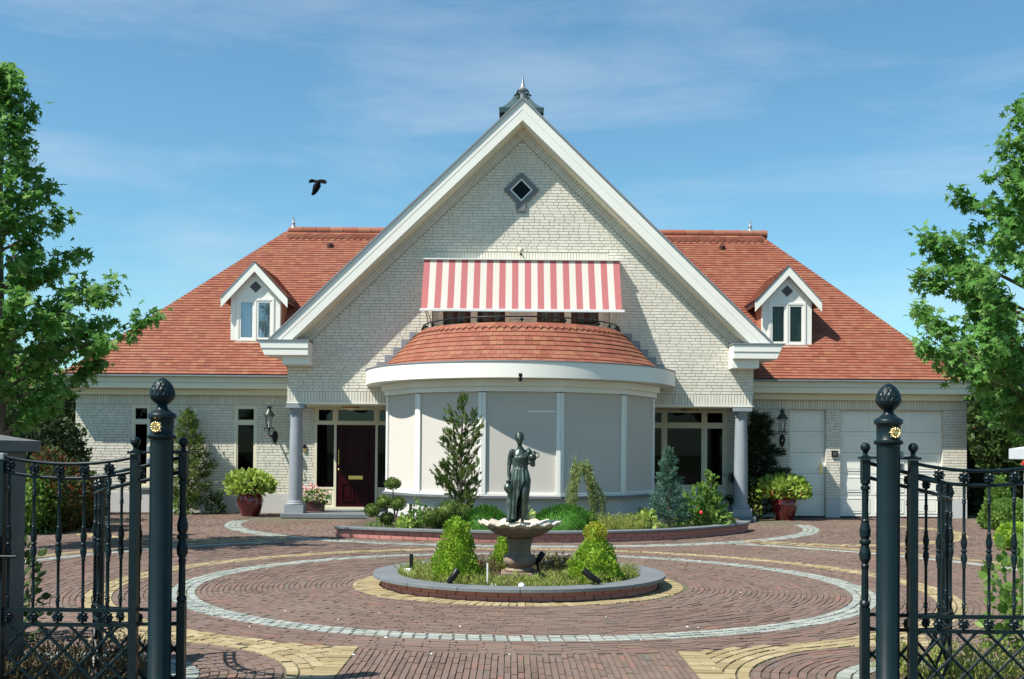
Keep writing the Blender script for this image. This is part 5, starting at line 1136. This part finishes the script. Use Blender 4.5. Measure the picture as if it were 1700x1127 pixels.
# heather and ground cover in the planter
def tufts(name, lb, m_, pts, hgt, nb, seed, cat='ground cover', spread=.5, kind='stuff', parent=None, w_=1.0):
    rg = np.random.default_rng(seed); P = np.repeat(np.array(pts), nb, 0); n = len(P); P = P + np.concatenate([rg.normal(0, .025, (n, 2)), np.zeros((n, 1))], 1)
    D = np.tile([0, 0, 1.], (n, 1)) + rg.normal(0, spread, (n, 3)); D[:, 2] = np.abs(D[:, 2]) + .3
    o = leaves(name, m_, parent, P, D, hgt, 'blade', .15); 
    return tag(o, lb, cat if not parent else None, kind=kind)
def scatter_disc(n, r0, r1, cx, cy, z, seed, cond=None):
    rg = np.random.default_rng(seed); a = rg.random(n) * 2 * PI; r = np.sqrt(r0 * r0 + (r1 * r1 - r0 * r0) * rg.random(n)); P = np.stack([cx + r * np.cos(a), cy + r * np.sin(a), np.full(n, z)], 1)
    return P if cond is None else P[cond(P)]
def heath(name, lb, m_, P, seed, hgt=.11):
    """low sprigs: short stems carrying fine leaves"""
    rg = np.random.default_rng(seed); Q = np.repeat(P, 26, 0); n = len(Q); k = rg.random(n); dr = np.repeat(rg.normal(0, .45, (len(P), 2)), 26, 0)
    Q = Q + np.stack([dr[:, 0] * hgt * k + rg.normal(0, .018, n), dr[:, 1] * hgt * k + rg.normal(0, .018, n), hgt * k * np.repeat(rg.uniform(.6, 1.25, len(P)), 26)], 1)
    D = np.stack([rg.normal(0, .6, n), rg.normal(0, .6, n), np.ones(n)], 1); return tag(leaves(name, m_, None, Q, D, .042, 'blade', .3), lb, 'ground cover', kind='stuff')
heath('heather_cover', 'low green heather covering the front of the round planter', 'leaf_heather', scatter_disc(760, .3, 1.3, PX, PY, .075, 21, lambda P: (P[:, 1] < PY + .25) & ~((np.abs(P[:, 0] - FX) < .3) & (P[:, 1] > PY - .72))), 22)
heath('heather_cover', 'brownish heather in the middle of the round planter', 'leaf_heather_brown', scatter_disc(420, .3, .95, PX, PY, .075, 23, lambda P: (np.abs(P[:, 0] - PX) < .75) & (P[:, 1] > PY - .45) & ~((np.abs(P[:, 0] - FX) < .3) & (P[:, 1] < PY + .1))), 24, .17)
heath('heather_cover', 'low heather behind the pedestal', 'leaf_heather', scatter_disc(260, .6, 1.3, PX, PY, .09, 25, lambda P: P[:, 1] > PY + .2), 26)

# ---- front bed plants
def at_bed(u, y): return X(u, y, 860)
def ball_plant(parent, name, c, rad, n, size, m_, seed, shape='diamond', corem=None):
    P, D = blob_points(n, c, rad, .35, .06, seed); leaves(name, m_, parent, P, D + np.array([0, 0, .3]), size, shape, .6); return core(name + '_core' if corem else 'inner_foliage', m_, parent, c, rad, .78)
y = 18.75; t = thing('cloud_topiary', 'small cloud pruned tree with six round foliage pads', 'topiary', (at_bed(652, y), y, .12))
bx0 = at_bed(656, y); sm = MB(); padz = [(652, 803, .135, .095), (637, 834, .14, .11), (661, 836, .135, .11), (618, 847, .125, .105), (643, 861, .115, .105)]
for i, (u, v, r, rz) in enumerate(padz):
    px, pz = at(u, v, y); ball_plant(t, 'foliage_pad', (px, y + .05 * math.sin(i * 2), pz), (r, r, rz), 900, .022, 'leaf_conifer', 40 + i)
    MB().tube([(bx0, y, .1), (bx0 * .75 + px * .25 + .03 * math.sin(i * 3), y, .12 + (pz - .12) * .35), (px * .8 + bx0 * .2, y, .12 + (pz - .12) * .7), (px, y, pz)], [.022, .016, .012, .008], 6).build('branch', 'bark', t, smooth=True)
def spray_tree(name, lb, x, y, z0, h, nb, rfn, m_, seed, per=60, size=.05, shape='blade', cat='conifer', up=.45, thick=.06, group=None, stem=.03, droop=0):
    """upright stem with side sprays that carry fine foliage, gaps between them"""
    t = thing(name, lb, cat, (x, y, z0), group); rg = np.random.default_rng(seed); Pl, Dl = [], []; br_ = MB()
    br_.tube([(x, y, z0 - .05), (x + .02, y, z0 + h * .5), (x, y, z0 + h * .98)], [stem, stem * .6, .004], 7)
    for i in range(nb):
        k = (i + .5) / nb; a = i * 2.4 + rg.normal(0, .3); ln = rfn(k) * rg.uniform(.65, 1.15); b0 = np.array([x, y, z0 + h * (.04 + .93 * k)]); d = np.array([math.cos(a), math.sin(a), up + rg.normal(0, .12)])
        e = b0 + d * ln; mid = b0 + d * ln * .5 + np.array([0, 0, -droop * ln * .1]); e = e - np.array([0, 0, droop * ln]); br_.tube([tuple(b0), tuple(mid), tuple(e)], [.008, .005, .002], 4, False)
        n = int(per * (.4 + ln / max(rfn(.2), .01))); q = rg.random(n) ** .7; pts = np.where(q[:, None] < .5, b0 + (mid - b0) * q[:, None] * 2, mid + (e - mid) * (q[:, None] * 2 - 1)) + rg.normal(0, thick, (n, 3)) * (.35 + .8 * q[:, None] * (1.3 - q[:, None])); Pl.append(pts); Dl.append(np.tile(d, (n, 1)) * .8 + np.array([0, 0, .25]) + rg.normal(0, .35, (n, 3)))
    br_.build('trunk', 'bark', t, smooth=True); leaves('foliage', m_, t, np.concatenate(Pl), np.concatenate(Dl), size, shape, .25); return t
y = 19.0; t = thing('tall_conifer', 'tall loose conifer with irregular sprays before the bay screens', 'conifer', (at_bed(762, y), y, .12)); rg = np.random.default_rng(51); tr = MB(); xb = at_bed(762, y); P, D = [], []
tr.tube([(xb, y, .08), (xb + .02, y, .9), (at_bed(764, y), y, 1.6), (at_bed(769, y), y, Z(668, y, 769))], [.05, .04, .02, .005], 7)
for u, v, n_ in ((770, 664, 9), (766, 680, 8), (769, 692, 8), (744, 683, 7), (748, 698, 9), (758, 706, 9), (785, 694, 7), (777, 706, 9), (792, 708, 7), (741, 716, 9), (753, 722, 10), (768, 722, 11), (786, 722, 9), (796, 714, 5), (738, 732, 9), (748, 740, 10), (764, 738, 12), (780, 738, 10), (790, 733, 6), (752, 752, 11), (770, 752, 13), (785, 755, 9), (736, 776, 12), (729, 786, 11), (744, 770, 12), (757, 768, 13), (774, 768, 13), (790, 775, 9), (726, 800, 12), (740, 796, 14), (756, 786, 14), (772, 786, 14), (788, 792, 10), (748, 806, 13), (762, 804, 15), (778, 806, 13), (793, 806, 9), (755, 822, 13), (770, 824, 14), (786, 822, 12), (762, 840, 13), (778, 842, 13), (790, 846, 9)):
    px, pz = at(u, v, y); py = y + rg.normal(0, .13); zb = max(.3, pz - .12 - .55 * abs(px - xb)); b0 = np.array([xb + (px - xb) * .08, y, zb]); e = np.array([px, py, pz]); tr.tube([tuple(b0), tuple(b0 * .45 + e * .55 + np.array([0, 0, -.03])), tuple(e)], [.012, .007, .002], 5, False)
    d = e - b0; d = d / np.linalg.norm(d) + np.array([0, 0, .35])
    for q in range(n_):
        f = rg.uniform(.45, 1.12); c0 = b0 + (e - b0) * f + rg.normal(0, .034, 3); dq = d + rg.normal(0, .5, 3); k_ = 46
        P.append(c0 + dq * rg.uniform(0, .085, (k_, 1)) + rg.normal(0, .009, (k_, 3))); D.append(np.tile(dq, (k_, 1)) + rg.normal(0, .45, (k_, 3)))
tr.build('trunk', 'bark', t, smooth=True); leaves('foliage', 'leaf_conifer', t, np.concatenate(P), np.concatenate(D), .05, 'blade', .25)
y = 18.6; t = thing('yew_bush', 'low spreading yew bush at the foot of the tall conifer', 'bush', (at_bed(738, y), y, .12))
for i, (du, v, r) in enumerate(((-22, 858, .17), (5, 850, .2), (25, 853, .17), (-5, 866, .2))): ball_plant(t, 'foliage', (at_bed(738 + du, y), y + .06 * i, Z(v, y, 738)), (r, r, r * .9), 1100, .05, 'leaf_conifer', 60 + i, 'blade')
def mound(lb, u, y, rx, rz, seed):
    x = at_bed(u, y); t = thing('dwarf_pine', lb, 'shrub', (x, y, .12), 'dwarf pine mounds in the front bed'); P, D = blob_points(7500, (x, y, .14), (rx, rx * .8, rz), .3, .05, seed); ok = P[:, 2] > .1; P, D = P[ok], D[ok]
    leaves('foliage', 'leaf_pine', t, P, D + np.array([0, 0, .8]), .06, 'blade', .35); core('inner_foliage', 'leaf_pine', t, (x, y, .14), (rx, rx * .8, rz), .88)
mound('smaller bright green dwarf pine mound left of the statue', 806, 18.65, .40, .36, 71); mound('wider bright green dwarf pine mound right of the statue', 938, 18.65, .56, .40, 72)
# weeping larch
y = 19.1; xb = at_bed(972, y); t = thing('weeping_larch', 'weeping larch trained as a drooping arch in the front bed', 'small tree', (xb, y, .12))
zt_ = Z(770, y, 965); tr = MB(); arch = [(at_bed(985, y), y, .1), (at_bed(978, y), y, .7), (at_bed(970, y), y, zt_ - .1), (at_bed(962, y), y, zt_), (at_bed(954, y), y, zt_ - .12)]; tr.tube([tuple(p) for p in catmull(arch, 6)], [.02] * 20 + [.012] * 5, 7); tr.build('trunk', 'bark', t, smooth=True)
rg = np.random.default_rng(77); P, D = [], []; sb = MB()
for i in range(46):
    left = rg.random() < .5; u0 = rg.uniform(950, 966) if left else rg.uniform(962, 982); sx, sz = at_bed(u0, y), zt_ + rg.normal(-.04, .05); ex_ = at_bed(rg.uniform(941, 958) if left else rg.uniform(972, 1004), y); ez = rg.uniform(.25, .7) if left else rg.uniform(.15, .55)
    yy = y + rg.normal(0, .10); path = catmull([(sx, y, sz), (sx * .6 + ex_ * .4, yy, sz - (sz - ez) * .25), (ex_, yy, sz - (sz - ez) * .65), (ex_ + rg.normal(0, .02), yy, ez)], 8); sb.tube([tuple(p) for p in path], .004, 4, False)
    for p in path:
        for _ in range(7): P.append(np.array(p) + rg.normal(0, .022, 3)); D.append(rg.normal(0, .6, 3) + np.array([0, 0, -.5]))
sb.build('hanging_twig', 'bark', t); leaves('foliage', 'leaf_larch', t, np.array(P), np.array(D), .045, 'blade', .3)
def herb(name, lb, x, y, z0, rad, n, size, m_, seed, shape='oval', cat='plant', group=None, stems=True):
    t = thing(name, lb, cat, (x, y, z0), group); P, D = blob_points(n, (x, y, z0 + rad[2] * .45), rad, .8, .2, seed); ok = P[:, 2] > z0; P, D = P[ok], D[ok]; leaves('foliage', m_, t, P, D + np.array([0, 0, .35]), size, shape, .55)
    if stems:
        m = MB(); rg = np.random.default_rng(seed)
        for p in P[rg.choice(len(P), min(14, len(P)), replace=False)]: m.tube([(x + rg.normal(0, .02), y + rg.normal(0, .02), z0 - .02), tuple((np.array([x, y, z0]) * .3 + p * .7)), tuple(p)], [.006, .005, .003], 5, False)
        m.build('stem', 'leaf_mid', t)
    return t
herb('leafy_plant', 'pale green leafy perennial right of the cloud topiary', at_bed(683, 18.5), 18.5, .12, (.17, .15, .2), 160, .075, 'leaf_mid', 81); herb('leafy_plant', 'small lime leafy plant near the bed edge by the cloud topiary', at_bed(669, 18.3), 18.3, .12, (.11, .11, .16), 110, .06, 'leaf_lime', 82)
herb('leafy_plant', 'tall thin leafy perennial before the left bay screen', at_bed(690, 18.9), 18.9, .12, (.12, .1, .34), 110, .07, 'leaf_mid', 83)
herb('leafy_plant', 'lime plant glimpsed behind the statue feet', at_bed(868, 18.9), 18.9, .12, (.18, .15, .30), 150, .08, 'leaf_lime', 84)
heath('bed_heather', 'strip of olive heather in the bed right of the mounds', 'leaf_heather', np.stack([RNG.uniform(at_bed(985, 18.6), at_bed(1065, 18.6), 240), RNG.uniform(18.3, 19.2, 240), np.full(240, .12)], 1), 85, .24)
herb('hosta', 'hosta with cream edged leaves in the front bed', at_bed(1073, 18.75), 18.75, .12, (.17, .15, .2), 110, .10, 'leaf_lime', 86)
y = 19.3; spray_tree('blue_spruce', 'young blue green spruce before the right porch window', at_bed(1110, y), y, .12, 1.42, 60, lambda k: .40 * (1 - k) ** .9 + .03, 'leaf_spruce', 87, 150, .05, 'blade', up=.28, thick=.035)
x = at_bed(1165, 20.0); t = herb('peony', 'broad leafy peony with one red flower beside the right column', x, 20.0, .12, (.46, .35, .46), 620, .11, 'leaf_mid', 88, cat='plant')
m = MB(); m.ball((at_bed(1164, 19.35), 19.35, Z(851, 19.35, 1164)), .035, 8); m.build('flower', 'petal_red', t, smooth=True)
spray_tree('tall_perennial', 'tall leafy shoot standing above the red flowered peony', at_bed(1178, 19.9), 19.9, .12, 1.0, 26, lambda k: .16 * (1 - k) + .06, 'leaf_mid', 89, 12, .09, 'oval', 'plant', .5, .03, stem=.012)
herb('dark_shrub', 'small dark round shrub against the bay base', at_bed(1068, 20.2), 20.2, .12, (.13, .13, .2), 220, .05, 'leaf_dark_shaded', 90, stems=False)
for i, (u, y_) in enumerate(((720, 18.0), (1020, 18.1), (1130, 18.7), (1200, 19.5))): pass
tufts('bed_grass', 'sparse low greenery on the soil of the front bed', 'leaf_mid', (lambda Q: Q[Q[:, 1] > np.interp(Q[:, 0], BX, BY) + .32])(np.stack([RNG.uniform(-2.5, 4, 420), RNG.uniform(18.0, 21.2, 420), np.full(420, .125)], 1)), .09, 7, 91)
# ---- climbers on the walls
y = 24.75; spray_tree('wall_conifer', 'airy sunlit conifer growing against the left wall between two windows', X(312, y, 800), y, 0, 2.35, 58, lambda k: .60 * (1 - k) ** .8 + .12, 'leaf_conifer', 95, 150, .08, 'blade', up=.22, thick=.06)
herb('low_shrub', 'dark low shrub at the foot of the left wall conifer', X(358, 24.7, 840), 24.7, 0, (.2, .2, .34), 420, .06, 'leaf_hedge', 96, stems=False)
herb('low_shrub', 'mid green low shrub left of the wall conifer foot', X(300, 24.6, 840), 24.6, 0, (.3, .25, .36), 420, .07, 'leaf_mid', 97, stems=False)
y = 24.7; spray_tree('wall_conifer', 'dark shaded conifer growing against the wall beside the right column', X(1262, y, 800), y, 0, 2.35, 60, lambda k: .50 * (1 - k) ** .6 + .18, 'leaf_dark_shaded', 98, 260, .08, 'blade', up=.18, thick=.07)
herb('low_shrub', 'brownish green shrub at the foot of the right wall conifer', X(1248, 24.4, 840), 24.4, 0, (.2, .2, .55), 300, .06, 'leaf_heather', 99, stems=False)

# ================================================================== TREES
def gum_tree(lb, x, y, h, zb, rmax, seed, n_leaf, lsize, group, slope, extra=()):
    t = thing('sweetgum_tree', lb, 'tree', (x, y, 0), group); rg = np.random.default_rng(seed); tr = MB()
    tr.tube([(x, y, -.05), (x + .03, y, h * .3), (x - .03, y + .02, h * .65), (x, y, h)], [.085, .07, .04, .005], 10); tr.build('trunk', 'bark', t, smooth=True); lm = MB(); tips = []; N_ = 64
    for i in range(N_):
        k = i / (N_ - 1); zt_ = zb + (h - .12 - zb) * k ** .92; a = i * 2.39996 + rg.normal(0, .25); rr_ = max(.08, min(slope * (h - zt_) + .06, rmax, rmax * .38 + (zt_ - zb) * .85)); prof_ = rr_ / rmax; el = R(rg.uniform(20, 42)); ln = rr_ * rg.choice([rg.uniform(.45, .8), rg.uniform(.8, 1.12)]) / math.cos(el); z0 = max(.9, zt_ - ln * math.sin(el)); d = np.array([math.cos(a) * math.cos(el), math.sin(a) * math.cos(el), math.sin(el)]); b0 = np.array([x, y, z0]); e = b0 + d * ln; mid = b0 + d * ln * .55 - np.array([0, 0, ln * .06])
        lm.tube([tuple(b0), tuple(mid), tuple(e)], [.03 * (1 - k) + .010, .014, .004], 5, False)
        ns = max(2, int(ln * 6))
        for s in range(ns):
            f = .25 + .75 * (s + rg.random()) / ns; p = (b0 * (1 - f / .55) + mid * f / .55) if f < .55 else (mid + (e - mid) * (f - .55) / .45)
            dd = d * .7 + rg.normal(0, .45, 3) + np.array([0, 0, .15]); l2 = rg.uniform(.12, .38) * (.5 + prof_); q = p + dd * l2; lm.tube([tuple(p), tuple(q)], [.006, .002], 4, False); tips.append((p, q))
        tips.append((mid, e)); tips.append((e, e + d * .12))
    for (ex_, ey_, ez_) in extra:
        e = np.array([ex_, ey_, ez_]); b0 = np.array([x, y, ez_ - .75]); mid = (b0 + e) / 2; lm.tube([tuple(b0), tuple(mid), tuple(e)], [.03, .018, .004], 5, False)
        for s in range(14):
            p = b0 + (e - b0) * rg.uniform(.35, 1); q = p + rg.normal(0, .5, 3) * .26 + (e - b0) * .06; lm.tube([tuple(p), tuple(q)], [.006, .002], 4, False); tips.append((p, q))
    lm.build('limbs', 'bark', t, smooth=True)
    pr = np.array([np.linalg.norm(b - a) + .18 for a, b in tips]); idx = rg.choice(len(tips), n_leaf, p=pr / pr.sum()); A = np.array([a for a, b in tips])[idx]; B = np.array([b for a, b in tips])[idx]; f = rg.random(n_leaf)[:, None] ** .6
    P = A + (B - A) * f + rg.normal(0, .065, (n_leaf, 3)); D = rg.normal(0, .6, (n_leaf, 3)) + (B - A) * .6; D[:, 2] -= .55
    leaves('foliage', 'leaf_gum', t, P, D, lsize, 'star', .3, 0, normal=np.stack([rg.normal(0, .5, n_leaf), rg.normal(-.25, .5, n_leaf), np.ones(n_leaf)], 1)); return t
gum_tree('tall pointed sweetgum tree at the left beside the driveway', X(2, 15.8, 400), 15.8, Z(104, 15.8, 8), 1.9, 1.45, 101, 9500, .115, 'sweetgum trees flanking the drive', .37, [(X(224, 15.6, 540), 15.6, Z(545, 15.6)), (X(190, 15.5, 480), 15.5, Z(480, 15.5))])
gum_tree('sweetgum tree at the right, tip above the garage end, beside the driveway', X(1722, 15.2, 400), 15.2, Z(150, 15.2, 1700), 1.9, 1.62, 108, 10500, .115, 'sweetgum trees flanking the drive', .58, [(X(1505, 15.0, 445), 15.0, Z(440, 15.0)), (X(1530, 15.0, 390), 15.0, Z(385, 15.0)), (X(1530, 15.0, 575), 15.0, Z(570, 15.0))])
# hedges, dark shrubs and trees behind and beside the house
def bush(name, lb, x, y, z0, rad, n, size, m_, seed, cat='shrub', shape='diamond', lump=.2, group=None, trunk=True, shell=.35):
    t = thing(name, lb, cat, (x, y, z0), group); c = (x, y, z0 + rad[2] * .98); P, D = blob_points(n, c, rad, shell, lump, seed); ok = P[:, 2] > z0; P, D = P[ok], D[ok]
    leaves('foliage', m_, t, P, D + np.array([0, 0, .2]), size, shape, .8); core('inner_foliage', m_, t, c, rad, .78)
    if trunk: MB().tube([(x, y, z0 - .1), (x, y, c[2])], [.06, .03], 7).build('trunk', 'bark', t)
    return t
def gx(u, y): return X(u, y, 800)
def hedge(lb, x0, x1, y0, y1, h, seed, m_, n=5200, size=.11):
    t = thing('hedge', lb, 'hedge', ((x0 + x1) / 2, y0, 0)); MB().box(x0 + .12, x1 - .12, y0 + .12, y1 - .12, -.05, h - .14).build('inner_foliage', m_, t); rg = np.random.default_rng(seed)
    A = np.array([(x1 - x0) * h, (x1 - x0) * (y1 - y0), (y1 - y0) * h, (y1 - y0) * h]); f = rg.choice(4, n, p=A / A.sum()); P = np.stack([rg.uniform(x0, x1, n), rg.uniform(y0, y1, n), rg.uniform(0, h, n)], 1); D = np.zeros((n, 3))
    for k, (ax, val, dv) in enumerate(((1, y0, (0, -1, 0)), (2, h, (0, 0, 1)), (0, x0, (-1, 0, 0)), (0, x1, (1, 0, 0)))): s = f == k; P[s, ax] = val + rg.normal(0, .05, s.sum()); D[s] = dv
    P += (np.sin(P[:, [1, 2, 0]] * 2.3 + seed) * .07); leaves('foliage', m_, t, P, D + np.array([0, 0, .4]), size, 'diamond', .8); return t
hedge('tall dark hedge left of the house behind the shrubs', -22, gx(112, 27), 27, 28.6, 2.75, 120, 'leaf_dark_shaded', 9000, .13)
hedge('tall dark hedge right of the house behind the garage end', gx(1612, 27), 22, 27, 28.6, 2.6, 121, 'leaf_dark_shaded', 9000, .13)
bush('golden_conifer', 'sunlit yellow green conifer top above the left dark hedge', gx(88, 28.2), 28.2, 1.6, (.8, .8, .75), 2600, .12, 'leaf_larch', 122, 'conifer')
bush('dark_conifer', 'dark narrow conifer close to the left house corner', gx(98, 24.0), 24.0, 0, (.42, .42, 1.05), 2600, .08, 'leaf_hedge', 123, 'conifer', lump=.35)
bush('dark_shrub', 'dark broad evergreen behind the left gate, under the sweetgum', gx(0, 21.5), 21.5, 0, (1.3, 1.0, 1.15), 5200, .10, 'leaf_dark_shaded', 124)
bush('photinia', 'reddish leaved shrub seen through the left gate fence', gx(95, 19.2), 19.2, 0, (.62, .6, .62), 3400, .075, 'leaf_red', 125, shape='oval')
bush('photinia', 'dark reddish shrub just right of the first red shrub at left gate', gx(135, 20.2), 20.2, 0, (.42, .5, .46), 2600, .075, 'leaf_hedge', 126, shape='oval')
bush('green_shrub', 'mid green shrub at the far left behind the red leaved shrub', gx(45, 18.8), 18.8, 0, (.6, .6, .5), 2600, .075, 'leaf_mid', 127, shape='oval')
bush('dark_shrub', 'dark red flowered tree mass at the right garage corner', gx(1712, 24.5), 24.5, .9, (1.25, 1.0, 1.05), 5200, .11, 'leaf_hedge', 128)
tag(leaves('red_blossom', 'petal_red', bpy.data.objects['dark_shrub.001'] if 'dark_shrub.001' in bpy.data.objects else None, *[v for v in (lambda q: (np.repeat(q[0], 5, 0) + RNG.normal(0, .05, (len(q[0]) * 5, 3)), np.repeat(q[1], 5, 0)))(blob_points(46, (gx(1712, 24.4), 24.3, 1.95), (1.25, 1.0, 1.0), .05, .1, 129))], .07, 'oval', .8))
cone_shrub('green_conifer', 'bright green upright conifer through the right fence panel', gx(1657, 21.6), 21.6, 0, 1.02, lambda k: (.36 - .26 * k) * min(1, .7 + 2 * k), 130, 2600, .06, 'leaf_mid', cat='conifer')
bush('green_shrub', 'rounded bright green shrub beside the upright conifer at right', gx(1686, 21.0), 21.0, 0, (.42, .42, .30), 2400, .06, 'leaf_mid', 131)
bush('boxwood_ball', 'small low boxwood ball on the paving edge at right', gx(1680, 16.9), 16.9, 0, (.22, .22, .2), 1500, .04, 'leaf_box', 132, trunk=False)
# plants close behind the gate panels
t = herb('hydrangea', 'leafy hydrangea behind the right fence panel', X(1700, 8.1, 1000), 8.1, 0, (.22, .26, .56), 420, .085, 'leaf_mid', 140, cat='bush'); t = herb('hydrangea', 'leafy shrub behind the left stone pillar', X(22, 8.4, 1000), 8.4, 0, (.20, .22, .52), 260, .08, 'leaf_hedge', 141, cat='bush')
for sx, k, lb in ((-1, 0, 'left'), (1, 1, 'right')):
    Pb = np.stack([sx * RNG.uniform(2.35, 4.2, 300) + .05, RNG.uniform(6.6, 7.55, 300), np.full(300, -.01)], 1); heath('border_heather', 'heather border on the soil behind the ' + lb + ' fence panel', 'leaf_heather' if k else 'leaf_heather_brown', Pb, 150 + k, .2)
    m = MB(); m.prism([(sx * 2.15 + .05, 5.6), (sx * 5 + .05, 5.6), (sx * 5 + .05, 7.6), (sx * 2.15 + .05, 7.5)][::1 if sx > 0 else -1], -.024, -.006, 'z'); tag(m.build('border_soil', 'soil'), kind='structure')
# far background
nb_ = thing('neighbour_house', 'neighbouring brick house with red tiled roof glimpsed above the left hedge', 'house', (-21, 45, 0)); MB().box(-26, -17.5, 42, 50, 0, 2.4).build('wall', 'neighbour_wall', nb_)
m = MB(); m.prism([(41.6, 2.4), (50.4, 2.4), (46, 4.7)], -26.4, -17.1, 'x'); m.build('roof', 'neighbour_tile', nb_)
nb_ = thing('neighbour_house', 'neighbouring house with dark slate roof glimpsed behind the right sweetgum', 'house', (21, 46, 0)); MB().box(16.6, 26, 43, 50, 0, 3.6).build('wall', 'neighbour_wall', nb_)
m = MB(); m.prism([(42.6, 3.6), (50.4, 3.6), (46.5, 5.8)], 16.2, 26.4, 'x'); m.build('roof', 'slate', nb_)
for i, (x, y, r, h, lb) in enumerate(((-15.5, 33, 2.0, 1.9, 'broad green tree behind the left hedge'), (-20, 36, 3.0, 2.6, 'big green tree far left behind the hedge'), (15.8, 34, 2.2, 1.75, 'broad green tree behind the right hedge'), (21, 37, 3.0, 2.6, 'big green tree far right behind the hedge'))):
    bush('background_tree', lb, x, y, .4, (r, r, h), 5200, .2, 'leaf_mid', 160 + i, 'tree', lump=.3, group='trees behind the hedges')
# crow
cx, cz = at(528, 308, 40); cr = thing('crow', 'black crow flying in the blue sky left of the gable', 'bird', (cx, 40, cz)); k = 40 / F / 18.8   # 18.8 drawing px per photo px
m = MB(); PATH = [((592, 440), 12), ((630, 400), 55), ((690, 440), 100), ((690, 520), 118), ((650, 610), 105), ((610, 700), 85), ((570, 780), 50), ((530, 815), 18)]
m.tube([((u - 715) * k, -.03 + .012 * i, -(v - 530) * k) for i, ((u, v), r) in enumerate(PATH)], [r * k for _, r in PATH], 12); m.build('body', 'feather', cr, smooth=True, world=False)
for P, dy in (([(640, 370), (560, 340), (500, 350), (450, 400), (440, 470), (500, 465), (560, 445), (640, 440)], .0), ([(680, 365), (760, 345), (870, 345), (950, 370), (1015, 420), (975, 432), (1018, 465), (950, 495), (900, 490), (840, 460), (760, 480), (690, 470)], .0)):
    n = len(P); m = MB(); m.prism([((u - 715) * k, -(v - 530) * k) for u, v in P][::-1], -.02, .015); cxm = sum(v[0] for v in m.v) / len(m.v)
    m.v = [(a, b - abs(a) * .35, c) for a, b, c in m.v]; m.build('wing', 'feather', cr, world=False, bevel=.006)
m = MB(); m.prism([((u - 715) * k, -(v - 530) * k) for u, v in ((585, 680), (500, 760), (510, 820), (575, 825), (700, 720), (690, 650))][::-1], .03, .055); m.build('tail', 'feather', cr, world=False)
# small litter on the paving
P = np.stack([RNG.uniform(-3.4, 3.6, 90), RNG.uniform(7.3, 16.5, 90), np.full(90, .006)], 1); P = P[np.hypot(P[:, 0] - PX, P[:, 1] - PY) > 1.65]
tag(leaves('fallen_petals', 'plastic_white', None, P, RNG.normal(0, 1, (len(P), 3)) * np.array([1, 1, .05]), .022, 'oval', .05, normal=np.tile([0, 0, 1.], (len(P), 1))), 'scattered pale petals lying on the brick paving', 'petals', kind='stuff')
